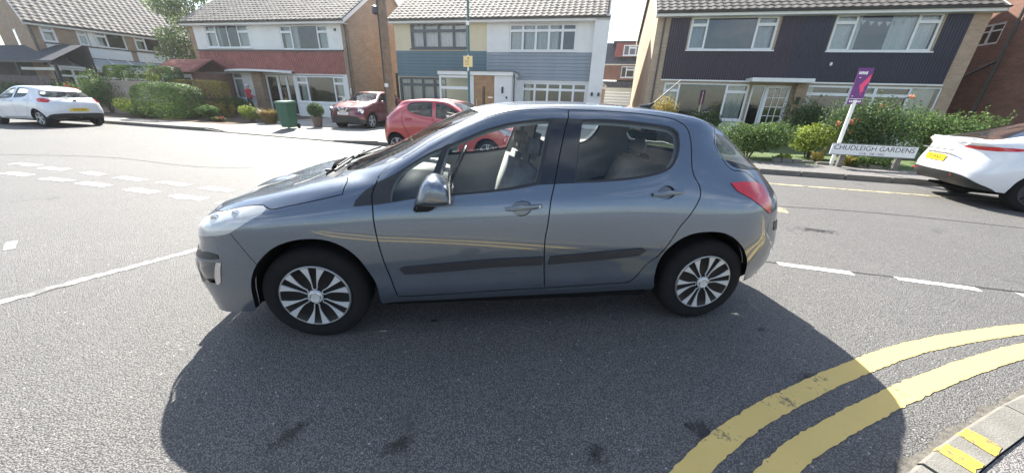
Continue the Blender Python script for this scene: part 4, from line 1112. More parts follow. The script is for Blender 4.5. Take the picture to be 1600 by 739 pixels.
# dark red crossover in the drive, nose towards the street
G = warp(HG, [(-.85, -.80), (0, 0), (.06, .30), (.95, 1.05), (1.5, 1.5), (2.608, 2.53), (2.75, 2.70), (3.34, 3.28)], [(0, 0), (.25, .30), (.7, .80), (.88, .98), (1.0, 1.12), (1.49, 1.58)], .965)
jk, Bb = build_car('crossover_car', 'dark red crossover with its nose to the street parked on the drive', G, M_dpaint, (0, 2.53), .345, at(-8.55, 11.6, .13), ST + R(90), .82, 5,
    dict(head_lamp=[(2.55, 4.55), (3.1, 4.35), (3.9, 4.55), (4.3, 4.85), (3.4, 4.95), (2.8, 4.85)],
         black=[[(0, 0), (0, 2.0), (1.6, 2.1), (2.4, 1.5), (3.2, 1.3), (3.8, 1.0), (3.9, 0)], [(0, 4.35), (1.3, 4.35), (.9, 3.5), (0, 3.4)], [(6.44, 0), (6.44, .8), (11.8, 1.0), (11.8, 0)]]))
for sg in (-1, 1):
    q = Bb.point(2.75, 3.35, sg < 0, .0)
    MB().lathe([(.115, -.03), (.115, .012), (.10, .02), (.085, .012), (.05, .008), (.001, .012)], 24).build('round_lamp', M_chrome, jk, loc=q, rot=(0, 0, R(90) + sg * R(-28)))
mb = MB(); q0 = Bb.point(0, 4.0, True, .03)
for a_, b_ in (((0, -.28, .10), (0, -.13, -.09)), ((0, -.13, -.09), (0, .13, -.09)), ((0, .13, -.09), (0, .28, .10))): mb.bar(a_, b_, .03, .05)
mb.build('grille_bar', M_chrome, jk, loc=q0)
MB().lathe([(.065, 0), (.065, .012), (.045, .014), (.045, 0)], 24).build('badge_ring', M_chrome, jk, loc=q0 + Vector((-.02, 0, -.01)), rot=(0, 0, R(90)))
plate(jk, 'GF16 KXV', M_plate_w, Bb.point(0, 2.75, True, .02), (0, 0, R(-90)))

# white saloon at the right edge, seen from behind
G = warp(HG, [(-.85, -.82), (0, 0), (.06, .2), (.95, 1.0), (1.5, 1.62), (2.3, 2.45), (2.608, 2.89), (2.88, 3.25), (3.34, 3.92)], [(0, 0), (.9, .9), (1.0, 1.03), (1.49, 1.56)], 1.05)
TR = {12: [(2.4, .86, 1.09), (2.35, .69, 1.42), (2.35, .61, 1.50), (2.35, .38, 1.535), (2.35, 0, 1.55)],
      13: [(2.85, .855, 1.11), (2.78, .71, 1.31), (2.74, .63, 1.385), (2.72, .40, 1.43), (2.72, 0, 1.445)],
      14: [(3.3, .80, 1.09), (3.2, .70, 1.185), (3.15, .61, 1.235), (3.12, .40, 1.275), (3.1, 0, 1.29)],
      15: [(3.70, .72, 1.065), (3.62, .66, 1.105), (3.57, .58, 1.12), (3.52, .40, 1.14), (3.5, 0, 1.15)],
      16: [(3.82, .45, 1.08), (3.77, .42, 1.112), (3.71, .36, 1.118), (3.66, .25, 1.128), (3.62, 0, 1.135)],
      17: [(3.85, 0, 1.085), (3.80, 0, 1.115), (3.75, 0, 1.118), (3.70, 0, 1.124), (3.66, 0, 1.13)]}
for c_, rows in TR.items(): G[c_, 5:] = rows
G[15:, 4, 2] = .98; G[15:, 4, 0] += .02
ts, Bb = build_car('saloon_car', 'white fastback saloon cut off by the right edge, parked beside the street name sign', G, M_wpaint, (0, 2.89), .345, at(12.18, 5.45), ST + math.pi - R(10), .86, 5,
    dict(tail_glass=[(12.9, 9), (12.9, 7.6), (13.0, 7.3), (14.0, 7.15), (15.0, 7.2), (15.25, 7.6), (15.3, 9)], tail_glass_mat=M_glossb,
         tail_lamp=[(13.9, 4.44), (14.35, 4.12), (14.9, 3.92), (15.5, 3.92), (16.1, 4.08), (16.0, 4.30), (15.4, 4.40), (14.6, 4.48)],
         black=[[(14.35, 0), (14.6, .8), (15.2, 1.5), (15.8, 1.75), (17, 1.8), (17, 0)]],
         black_roof=[[(8.9, 9), (8.9, 7.3), (10, 7.1), (12.7, 7.1), (12.9, 7.5), (12.9, 9)]], handles=False), dark_w=True)
plate(ts, 'EO24 6LE', M_plate_y, Bb.point(17, 3.2, True, .02), (R(-8), 0, R(90)))
for sg in (-1, 1):
    q = Bb.point(15.9, 1.45, sg < 0, .012); MB().box(-.004, .004, -.06, .06, -.009, .009).build('rear_reflector', M_red, ts, loc=q, rot=(0, 0, R(-20) * sg))
mb = MB(); mb.box(3.70, 3.80, -.52, .52, 1.085, 1.135); mb.build('boot_lip', M_wpaint, ts, bevel=.02)
MB().box(3.885, 3.905, -.42, .42, .905, .925).build('boot_bar', mat('grey_bar', (.35, .36, .37), .3, .6), ts)
# ================================================================== HOUSES
M_tile = mat('roof_tile', (.105, .092, .083), .85, var=.35, vs_=2.2, bump=.3, bs=50, dirt=.35)
M_tile2 = mat('light_roof_tile', (.185, .165, .145), .85, var=.35, vs_=2.2, bump=.3, bs=50, dirt=.35)
M_redtile = mat('red_hung_tile', (.30, .10, .085), .85, var=.25, vs_=2.5, bump=.2)
M_redroof = mat('red_roof_tile', (.34, .13, .10), .85, var=.25, vs_=2.5, bump=.2)
M_cream = mat('cream_render', (.66, .58, .40), .85, var=.06, vs_=1.5, bump=.2, bs=80)
M_teal = mat('teal_board', (.085, .155, .19), .55, var=.1)
M_grey = mat('grey_board', (.25, .29, .33), .55, var=.08)
M_slate = mat('slate_frame', (.07, .085, .10), .45)
M_plum = mat('plum_cladding', (.022, .012, .028), .5, var=.2, vs_=1.2)
M_navy = mat('navy_cladding', (.011, .013, .032), .5, var=.2, vs_=1.2)
M_oak = mat('oak_door', (.33, .19, .09), .5, var=.25, vs_=5)
M_curt = mat('grey_curtain', (.42, .44, .47), .9, var=.15, vs_=5)
M_dgl = glass('door_glass', (.35, .42, .42), .02, 1.4, .05)
M_garw = mat('garage_door_white', (.68, .68, .65), .5, var=.06)

def wall(parent, name, x0, x1, z0, z1, holes, m, y=0.0, th=.12):
    """a wall sheet in the x-z plane with real openings and their reveals"""
    xs = sorted({x0, x1, *[h[0] for h in holes], *[h[1] for h in holes]}); zs = sorted({z0, z1, *[h[2] for h in holes], *[h[3] for h in holes]})
    xs = [x for x in xs if x0 <= x <= x1]; zs = [z for z in zs if z0 <= z <= z1]
    mb = MB()
    for a, b in zip(xs[:-1], xs[1:]):
        for c, d in zip(zs[:-1], zs[1:]):
            mx, mz = (a + b) / 2, (c + d) / 2
            if any(h[0] < mx < h[1] and h[2] < mz < h[3] for h in holes): continue
            mb.quad((a, y, c), (b, y, c), (b, y, d), (a, y, d))
    for (a, b, c, d) in holes:
        c0, d0 = max(c, z0), min(d, z1)
        if d0 <= c0: continue
        mb.quad((a, y, c0), (a, y + th, c0), (a, y + th, d0), (a, y, d0)); mb.quad((b, y + th, c0), (b, y, c0), (b, y, d0), (b, y + th, d0))
        if d <= z1: mb.quad((a, y + th, d), (b, y + th, d), (b, y, d), (a, y, d))
        if c >= z0: mb.quad((a, y, c), (b, y, c), (b, y + th, c), (a, y + th, c))
    return mb.build(name, m, parent)
def curtain(parent, x0, x1, z0, z1, y, m=None, amp=.025):
    n = max(6, int((x1 - x0) / .035)); v = []; ph = rng.uniform(0, 6)
    for i in range(n + 1):
        x = x0 + (x1 - x0) * i / n; q = y + amp * math.sin(i * 1.15 + ph) + amp * .5 * math.sin(i * .47 + ph)
        v += [(x, q, z0), (x + rng.uniform(-.004, .004), q, z1)]
    return MB().add(v, [(2 * i, 2 * i + 2, 2 * i + 3, 2 * i + 1) for i in range(n)]).build('curtain', m or M_net, parent, smooth=True)
def window(parent, x0, x1, z0, z1, cols, m=None, y=.05, fw=.055, depth=.07, sill=True, curt=None, curt_m=None, backing=True, gl=None):
    """cols: list of (right edge, transom height or None); the frame is one piece, every pane its own"""
    m = m or M_upvc; gl = gl or M_wglass
    y0, y1 = y - .012, y + depth; mb = MB()
    mb.box(x0, x1, y0, y1, z0, z0 + fw); mb.box(x0, x1, y0, y1, z1 - fw, z1)
    mb.box(x0, x0 + fw, y0, y1, z0 + fw, z1 - fw); mb.box(x1 - fw, x1, y0, y1, z0 + fw, z1 - fw)
    xl = x0 + fw; cells = []
    for k, (xr, tr) in enumerate(cols):
        r = x1 - fw if k == len(cols) - 1 else xr - fw * .45
        if k < len(cols) - 1: mb.box(xr - fw * .45, xr + fw * .45, y0, y1, z0 + fw, z1 - fw)
        if tr:
            mb.box(xl, r, y0, y1, tr - fw * .5, tr + fw * .5)
            cells += [(xl, r, z0 + fw, tr - fw * .5, True), (xl, r, tr + fw * .5, z1 - fw, True)]
        else: cells.append((xl, r, z0 + fw, z1 - fw, False))
        xl = r + fw * .9
    # opening lights carry a second, prouder frame
    for (a, b, c, d, op) in cells:
        if op:
            e = .028
            for q in ((a, b, c, c + e), (a, b, d - e, d), (a, a + e, c + e, d - e), (b - e, b, c + e, d - e)): mb.box(q[0], q[1], y0 - .012, y0 + .03, q[2], q[3])
    w = mb.build('window', m, parent)
    for (a, b, c, d, op) in cells:
        t = rng.uniform(-.004, .004)
        MB().quad((a, y + .02, c), (b, y + .02 + t, c), (b, y + .02 + t, d), (a, y + .02, d)).build('pane', gl, w)
    if sill: MB().box(x0 - .06, x1 + .06, y - .13, y + .02, z0 - .05, z0 - .003).build('sill', m, w)
    for (a, b) in (curt or []): curtain(w, a, b, z0 + .02, z1 - .02, y + depth + .09, curt_m)
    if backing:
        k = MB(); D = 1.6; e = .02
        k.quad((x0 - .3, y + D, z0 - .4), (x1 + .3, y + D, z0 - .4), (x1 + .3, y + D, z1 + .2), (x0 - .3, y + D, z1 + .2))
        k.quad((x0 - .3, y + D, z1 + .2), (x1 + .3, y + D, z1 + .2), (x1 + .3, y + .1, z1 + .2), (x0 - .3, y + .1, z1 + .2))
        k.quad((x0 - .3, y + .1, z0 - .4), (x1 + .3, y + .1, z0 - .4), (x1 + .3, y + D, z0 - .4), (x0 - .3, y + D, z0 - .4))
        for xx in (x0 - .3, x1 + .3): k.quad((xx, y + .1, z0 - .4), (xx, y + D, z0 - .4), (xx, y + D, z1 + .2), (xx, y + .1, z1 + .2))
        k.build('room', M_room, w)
    return w
def tiles(parent, x0, x1, y0, z0, pitch, length, m, tw=.30, gauge=.30, amp=.028, name='roof_tiles'):
    """interlocking tiles, course over course, as one sheet of real waves and steps"""
    c, s = math.cos(pitch), math.sin(pitch); nx = int((x1 - x0) / tw); mb = MB()
    prof = [(0, 0), (.18, .0), (.34, .55), (.5, 1), (.66, .9), (.82, .25), (1, 0)]
    nc = int(length / gauge)
    for k in range(nc):
        d0, d1 = k * gauge - .02, (k + 1) * gauge + .015; b = len(mb.v); xx = []
        for i in range(nx):
            for (u, h) in prof[:-1]: xx.append((x0 + (i + u) * tw, h))
        xx.append((x0 + nx * tw, 0)); n = len(xx); jit = rng.normal(0, .003, nx + 1)
        for (lift, d) in ((.0, d0), (.026, d0), (.004, d1)):
            for q, (x, h) in enumerate(xx):
                hh = h * amp + lift + jit[q // 6] * (lift > .01); hh = hh if lift else -.01
                mb.v.append((x, y0 + d * c - hh * s, z0 + d * s + hh * c))
        for r in range(2):
            for q in range(n - 1): mb.f.append((b + r * n + q, b + r * n + q + 1, b + (r + 1) * n + q + 1, b + (r + 1) * n + q))
    o = mb.build(name, m, parent)
    o['kind'] = 'stuff'
    return o
def hung_tiles(parent, x0, x1, z0, z1, y, m, tw=.165, gauge=.115, name='hung_tiles'):
    mb = MB(); n = int(round((z1 - z0) / gauge)); g = (z1 - z0) / n
    for k in range(n):
        x = x0 - (tw / 2 if k % 2 else 0)
        while x < x1:
            a, b = max(x + .003, x0), min(x + tw - .003, x1); z = z0 + k * g; t = rng.uniform(-.004, .004)
            if b > a + .01: mb.add([(a, y - .03 + t, z), (b, y - .03 + t, z), (b, y - .004, z + g * 1.12), (a, y - .004, z + g * 1.12), (a, y, z), (b, y, z)], [(0, 1, 2, 3), (4, 5, 1, 0)])
            x += tw
    o = mb.build(name, m, parent); o['kind'] = 'stuff'
    return o
def boards_h(parent, x0, x1, z0, z1, y, m, g=.155):
    n = int(round((z1 - z0) / g)); g = (z1 - z0) / n
    me = MB().add([(0, -.028, 0), (x1 - x0, -.028, 0), (x1 - x0, -.010, g * .92), (0, -.010, g * .92), (0, 0, 0), (x1 - x0, 0, 0), (x1 - x0, 0, g), (0, 0, g)],
                  [(0, 1, 2, 3), (4, 5, 1, 0), (3, 2, 6, 7), (0, 3, 7, 4), (1, 5, 6, 2)])
    first = me.build('cladding_board', m, parent); first.location = (x0, y, z0)
    for k in range(1, n):
        o = link('cladding_board', first.data, parent); o.location = (x0, y + rng.uniform(-.002, .002), z0 + k * g)
def boards_v(parent, x0, x1, z0, z1, y, m, holes, w=.10, name='vertical_cladding'):
    mb = MB(); n = int(round((x1 - x0) / w)); w = (x1 - x0) / n
    for k in range(n):
        a, b = x0 + k * w, x0 + (k + 1) * w; zs = [(z0, z1)]
        for h in holes:
            if h[0] < b - .01 and h[1] > a + .01:
                nz = []
                for (p, q) in zs:
                    if h[2] > p: nz.append((p, min(q, h[2])))
                    if h[3] < q: nz.append((max(p, h[3]), q))
                zs = [t for t in nz if t[1] > t[0]]
        for (p, q) in zs: mb.box(a + .006, b - .006, y - .022 + rng.uniform(-.002, .002), y + .0, p, q)
    o = mb.build(name, m, parent); o['kind'] = 'stuff'
    return o
def shell(parent, x0, x1, z0, z1, depth, pitch, side_m, holes_gable=(), over=.35, tile_m=None, tiled_len=6.0, bar=None, tw=.30):
    """side and back walls, gables, the pitched roof with its tiles, fascia, gutter"""
    rz = z1 + math.tan(pitch) * depth / 2
    for nm, x, sg in (('side_wall', x0, -1), ('side_wall', x1, 1)):
        v = [(x, 0, z0), (x, depth, z0), (x, depth, z1), (x, depth / 2, rz), (x, 0, z1)]
        MB().add(v, [tuple(range(5)) if sg > 0 else tuple(reversed(range(5)))]).build(nm, side_m, parent)
    MB().quad((x1, depth, z0), (x0, depth, z0), (x0, depth, z1), (x1, depth, z1)).build('back_wall', side_m, parent)
    c, s = math.cos(pitch), math.sin(pitch); L = depth / 2 / c + over / c
    ey, ez = -over, z1 - over * math.tan(pitch)
    deck = MB(); a, b = x0 - .12, x1 + .12
    for up in (0, 1):
        y_e = ey if not up else depth + over
        deck.add([(a, y_e, ez + .06), (b, y_e, ez + .06), (b, depth / 2, rz + .06), (a, depth / 2, rz + .06)], [(0, 1, 2, 3) if not up else (3, 2, 1, 0)])
    rf = deck.build('roof', tile_m or M_tile, parent)
    tiles(rf, a - .03, b + .03, ey - .05, ez + .075, pitch, min(L, tiled_len), tile_m or M_tile, tw=tw)
    MB().box(a, b, ey, ey + .025, ez - .12, ez + .055).build('fascia', M_white, rf)
    MB().box(a, b, ey + .026, .0, ez - .12, ez - .10).build('soffit', M_white, rf)
    g = MB(); n = 9; v = []
    for x in (a, b): v += [(x, ey - .06 + .055 * math.cos(t), ez + .03 + .055 * math.sin(t)) for t in np.linspace(math.pi, 2 * math.pi, n)]
    g.add(v, [(i, i + 1, n + i + 1, n + i) for i in range(n - 1)]).build('gutter', M_gutter, rf)
    for x in (a, b):
        for sgn in (1, -1):
            y_e = ey if sgn > 0 else depth + over
            MB().add([(x - .02, y_e, ez - .12), (x + .02, y_e, ez - .12), (x + .02, depth / 2, rz - .10), (x - .02, depth / 2, rz - .10), (x - .02, y_e, ez + .07), (x + .02, y_e, ez + .07), (x + .02, depth / 2, rz + .09), (x - .02, depth / 2, rz + .09)],
                     [(0, 1, 2, 3), (4, 7, 6, 5), (0, 3, 7, 4), (1, 5, 6, 2), (0, 4, 5, 1)]).build('bargeboard', bar or M_white, rf)
    return rf
def downpipe(parent, x, y, z0, z1, m=None, rad=.035):
    return MB().tube([(x, y - .16, z1), (x, y - .06, z1 - .25), (x, y - .06, z0)], rad, 8).build('downpipe', m or M_gutter, parent)

# ---- dark clad pair on the right (local x = s - 4.0)
def house_right():
    h = empty('house', at(4.0, 16.0), ST, 'two storey house with dark plum and navy upper cladding behind the street name sign', 'house')
    w1 = (1.4, 4.75, 3.85, 5.1); w2 = (6.75, 10.25, 3.82, 5.12); l1 = (.75, 4.3, 1.0, 2.53); l2 = (6.42, 8.15, 1.0, 2.55); l3 = (8.3, 11.2, 1.0, 2.55); dr = (4.4, 5.95, .30, 2.5)
    hs = [w1, w2, l1, l2, l3, dr]
    wall(h, 'front_wall', 0, 11.65, 0, 5.35, hs, M_brick2)
    shell(h, 0, 11.65, 0, 5.42, 8.0, R(33), M_brick2, tiled_len=5.2, tile_m=M_tile)
    boards_v(h, .55, 5.62, 2.66, 5.25, -.004, M_plum, [w1]); boards_v(h, 5.62, 11.1, 2.66, 5.25, -.004, M_navy, [w2])
    MB().box(.55, 11.1, -.06, .0, 2.60, 2.66).build('cladding_trim', M_white, h)
    window(h, *w1, [(2.07, 4.8), (3.98, None), (4.75, 4.8)], curt=[(1.5, 2.05), (4.0, 4.65)], curt_m=M_curt)
    w = window(h, *w2, [(7.5, 4.83), (9.5, None), (10.25, 4.83)], curt=[(6.8, 7.75), (8.75, 10.2)], curt_m=M_net)
    bn = MB()
    for k in range(6):
        x = 7.65 + k * .28; z = 4.93 - .07 * math.sin(k / 5 * math.pi); bn.add([(x, .11, z), (x + .2, .11, z - .01), (x + .1, .115, z - .17)], [(0, 1, 2)])
    bn.build('bunting', M_net, w)
    # ground floor: white panelled bays
    window(h, *l1, [(1.42, 2.2), (3.4, None), (4.3, 2.2)], curt=[(3.45, 4.2), (.8, 1.4)])
    pl = MB()
    for k in range(7): pl.box(.75 + k * .5, .75 + k * .5 + .49, -.03, -.002, .2, .93)
    pl.build('white_panel', M_white, h)
    window(h, *l2, [(8.15, 2.2)], curt=[(6.5, 6.85)]); window(h, *l3, [(9.0, 2.2), (10.2, 2.2), (11.2, None)], curt=[(10.3, 11.1), (8.35, 8.8)])
    MB().box(6.42, 11.2, -.03, -.002, .2, .93).build('white_panel', M_white, h)
    MB().box(4.05, 6.35, -.75, .0, 2.585, 2.74).build('porch_canopy', M_white, h, bevel=.012)
    # glazed entrance screen with a small paned door
    MB().box(4.32, 4.42, .0, .1, .3, 2.5).build('door_post', M_upvc, h)
    window(h, 4.42, 4.95, .32, 2.5, [(4.95, None)], sill=False, backing=False, gl=M_dgl)
    d = MB(); x0, x1, z0, z1 = 4.97, 5.93, .32, 2.5
    for q in ((x0, x1, z0, z0 + .18), (x0, x1, z1 - .12, z1), (x0, x0 + .12, z0 + .18, z1 - .12), (x1 - .12, x1, z0 + .18, z1 - .12)): d.box(q[0], q[1], .03, .08, q[2], q[3])
    for i in (1, 2): xx = x0 + .12 + (x1 - x0 - .24) * i / 3; d.box(xx - .012, xx + .012, .035, .075, z0 + .18, z1 - .12)
    for j in range(1, 5): zz = z0 + .18 + (z1 - z0 - .30) * j / 5; d.box(x0 + .12, x1 - .12, .037, .073, zz - .012, zz + .012)
    dd = d.build('front_door', M_upvc, h)
    for i in range(3):
        for j in range(5):
            a = x0 + .12 + (x1 - x0 - .24) * i / 3 + .012; b = a + (x1 - x0 - .24) / 3 - .024; c = z0 + .18 + (z1 - z0 - .3) * j / 5 + .012; e = c + (z1 - z0 - .3) / 5 - .024
            MB().quad((a, .055, c), (b, .055, c), (b, .055, e), (a, .055, e)).build('pane', M_dgl, dd)
    MB().box(4.3, 6.0, 1.4, 1.42, 0, 2.7).build('hall_wall', M_room, h)
    MB().box(5.99, 6.40, -.30, .02, .1, 2.58).build('porch_pier', M_brick, h)
    MB().box(6.08, 6.18, -.42, -.31, 1.75, 2.05).build('wall_lantern', M_black, h, bevel=.01)
    MB().box(7.0, 7.08, -.10, -.03, 3.28, 3.40).build('alarm_box', M_white, h, bevel=.01)
    downpipe(h, .30, 0, .2, 5.25)
house_right()

# ---- teal and grey pair in the middle (local x = s + 9.45)
def house_middle():
    h = empty('house', at(-9.45, 17.0), ST, 'two storey house clad half in teal and half in grey boards with an oak door', 'house')
    tw = (.95, 4.25, 4.0, 5.25); ww = (6.5, 9.9, 3.9, 5.12); l1 = (.05, 2.95, 1.1, 2.58); l2 = (7.28, 10.65, 1.15, 2.45)
    MID = 5.3; hs = [tw, ww, l1, l2]
    wall(h, 'front_wall', 0, MID, 0, 5.5, hs, M_cream).name = 'cream_wall'
    wall(h, 'front_wall', MID, 11.3, 0, 5.5, hs, M_render)
    shell(h, 0, 11.3, 0, 5.5, 8.2, R(33), M_brick2, tiled_len=5.2, tile_m=M_tile2)
    boards_h(h, .0, MID - .01, 2.62, 3.9, -.002, M_teal); boards_h(h, MID + .01, 10.75, 2.55, 3.85, -.002, M_grey)
    window(h, *tw, [(1.75, 4.85), (2.6, 4.85), (3.45, 4.85), (4.25, 4.85)], M_slate, fw=.075, curt=[(1.05, 4.2)])
    window(h, *ww, [(7.2, 4.82), (7.87, 4.82), (8.54, 4.82), (9.21, 4.82), (9.9, 4.82)], curt=[(6.6, 7.1), (7.3, 9.0)])
    window(h, *l1, [(.78, 2.2), (1.5, 2.2), (2.22, 2.2), (2.95, 2.2)], M_slate, fw=.075, curt=[(.1, 2.9)])
    window(h, *l2, [(7.95, 2.12), (8.63, 2.12), (9.3, 2.12), (9.98, 2.12), (10.65, 2.12)], curt=[(7.35, 7.7)])
    MB().box(10.75, 11.42, -.35, .0, 0, 5.4).build('end_pier', M_render, h)
    # flat roofed porch
    p = MB(); p.box(3.0, 7.05, -1.25, -.003, 2.66, 2.84); po = p.build('porch_roof', M_white, h, bevel=.01)
    MB().box(2.96, 7.09, -1.29, -.002, 2.842, 2.87).build('porch_felt', M_gutter, h)
    window(h, 3.05, 4.85, .3, 2.64, [(4.85, 2.05)], y=-1.15, sill=False, backing=False, fw=.08)
    MB().box(3.05, 4.85, -1.17, -1.08, .1, .298).build('porch_plinth', M_render, h)
    MB().box(6.15, 6.98, -1.15, -.002, .1, 2.655).build('porch_wall', M_render, h)
    MB().box(4.87, 4.95, -1.16, -1.06, .1, 2.655).build('door_post', M_upvc, h); MB().box(6.07, 6.148, -1.16, -1.06, .1, 2.655).build('door_post', M_upvc, h)
    d = MB().box(4.955, 6.065, -1.13, -1.07, .28, 2.45).build('front_door', M_oak, h)
    MB().box(4.955, 6.065, -1.13, -1.07, 2.455, 2.655).build('door_head', M_oak, h)
    MB().box(5.42, 5.56, -1.135, -1.128, .7, 2.15).build('door_light', M_dgl, d); MB().box(5.72, 5.98, -1.137, -1.13, 1.62, 1.66).build('letter_plate', M_chrome, d)
    MB().tube([(5.12, -1.17, 1.0), (5.12, -1.17, 1.55)], .015, 8).build('handle', M_chrome, d)
    MB().box(6.45, 6.55, -1.20, -1.152, 1.85, 2.15).build('wall_lamp', M_black, h, bevel=.01); MB().box(6.68, 6.76, -1.19, -1.152, 1.6, 1.7).build('door_bell', M_black, h)
    downpipe(h, 7.12, -1.2, .1, 2.75, M_gutter)
    for x in (10.95, 11.28): MB().lathe([(.05, -.08), (.05, .08)], 12, axis='z').build('wall_lamp', M_black, h, loc=(x, -.42, 1.95))
    MB().box(4.9, 6.2, -1.9, -1.25, .05, .28).build('door_step', M_kerb, h)
house_middle()

# ---- white and red tile-hung pair (local x = s + 22.2)
def house_left():
    h = empty('house', at(-22.2, 16.0), ST, 'two storey white house with a red tile hung band and white porch', 'house')
    w1 = (.85, 4.0, 3.9, 5.08); w2 = (6.15, 9.3, 3.8, 5.0); l1 = (.0, 2.8, 1.1, 2.58); l2 = (6.65, 9.9, 1.05, 2.47); ent = (3.8, 6.5, .25, 2.5)
    wall(h, 'front_wall', 0, 10.15, 2.5, 5.3, [w1, w2], M_render); wall(h, 'lower_wall', 0, 10.15, 0, 2.5, [(l1[0], l1[1], l1[2], 2.6), (l2[0], l2[1], l2[2], 2.6), (ent[0], ent[1], ent[2], 2.6)], M_render, y=.002)
    shell(h, -.35, 10.5, 0, 5.35, 8.0, R(33), M_brick, tiled_len=5.2, tile_m=M_tile2)
    MB().box(10.15, 10.5, -.0, .1, 0, 5.25).build('end_pier', M_brick, h); MB().box(-.35, -.0, -.0, .1, 0, 5.25).build('end_pier', M_brick, h)
    hung_tiles(h, .0, 10.15, 2.58, 3.72, -.003, M_redtile)
    MB().box(-.02, 10.17, -.09, -.002, 3.722, 3.79).build('tile_flashing', M_gutter, h)
    window(h, *w1, [(1.6, 4.72), (2.43, None), (3.2, None), (4.0, 4.72)], curt=[(.95, 1.7), (3.1, 3.9)]); window(h, *w2, [(6.9, 4.68), (8.6, None), (9.3, 4.68)], curt=[(6.25, 7.2), (8.65, 9.25)])
    window(h, *l1, [(.7, 2.25), (1.4, None), (2.1, None), (2.8, 2.25)], curt=[(.1, 2.7)]); window(h, *l2, [(7.4, 2.1), (9.2, None), (9.9, 2.1)], curt=[(6.75, 7.35), (9.25, 9.85)])
    for a, b in ((l1[0], l1[1]), (l2[0], l2[1])):
        q = MB(); n = int((b - a) / .33); w = (b - a) / n
        for k in range(n): q.box(a + k * w + .004, a + (k + 1) * w - .004, -.035, -.002, .2, 1.0)
        q.build('white_panel', M_white, h)
    # shallow bowed porch canopy
    n = 10; v = []
    for i in range(n + 1):
        u = i / n; x = 1.85 + u * 4.85; y = -.25 - .75 * math.sin(math.pi * u) ** .7; z = 2.56 + .05 * math.sin(math.pi * u)
        v += [(x, .0, z), (x, y, z), (x, y, z + .10), (x, .0, z + .16)]
    MB().add(v, [(i * 4 + j, i * 4 + 4 + j, i * 4 + 5 + j, i * 4 + 1 + j) for i in range(n) for j in range(3)]).build('porch_canopy', M_white, h)
    MB().box(3.35, 3.80, .0, .1, .2, 2.5).build('white_panel', M_white, h); MB().box(3.8, 4.42, -.25, .1, .2, 2.55).build('porch_pier', M_brick, h)
    window(h, 4.5, 5.35, .3, 2.48, [(5.35, None)], sill=False, backing=False, gl=M_dgl, fw=.09).name = 'front_door'
    window(h, 5.37, 5.95, .3, 2.48, [(5.95, None)], sill=False, backing=False, gl=M_dgl); window(h, 5.97, 6.5, .3, 2.48, [(6.5, None)], sill=False, backing=False, gl=M_dgl)
    MB().box(3.9, 6.5, 1.5, 1.52, 0, 2.6).build('hall_wall', M_room, h)
    MB().box(4.3, 6.6, -.9, -.26, .05, .24).build('door_step', M_brick, h); text_mesh('house_number', '8', .42, M_white, h, (10.33, -.02, 1.72), (R(90), 0, 0), .012)
    downpipe(h, 10.42, 0, .2, 5.2); MB().box(9.75, 9.85, -.08, -.004, 4.70, 4.82).build('security_lamp', M_gutter, h, bevel=.01)
house_left()

# ---- small garage beside it
def garage():
    h = empty('garage', at(-22.9, 14.0), ST, 'small garage with a red tiled roof and dark blue door behind the golden hedge', 'garage')
    wall(h, 'front_wall', -.1, 2.55, 0, 2.45, [(.18, 2.25, 0, 2.12)], M_brick3)
    for x in (-.1, 2.55): MB().quad((x, 0, 0), (x, 3.6, 0), (x, 3.6, 2.45), (x, 0, 2.45)).build('side_wall', M_brick3, h)
    MB().box(.10, 2.33, -.05, -.002, 2.13, 2.32).build('lintel', M_white, h)
    for x in (.10, 2.25): MB().box(x, x + .08, -.03, .02, 0, 2.128).build('door_post', M_white, h)
    d = MB()
    for k in range(9): d.box(.19, 2.24, .06, .10 if k % 2 else .092, k * .235, (k + 1) * .235 - .012)
    d.build('garage_door', mat('dark_blue_door', (.02, .028, .06), .5), h)
    tiles(h, -.3, 2.8, -.3, 2.40, R(30), 1.5, M_redroof, tw=.2, gauge=.16, amp=.008)
    MB().add([(-.3, -.28, 2.39), (2.8, -.28, 2.39), (2.8, 1.05, 3.17), (-.3, 1.05, 3.17), (2.8, 2.4, 2.39), (-.3, 2.4, 2.39)], [(0, 1, 2, 3), (3, 2, 4, 5)]).build('roof', M_redroof, h)
garage()

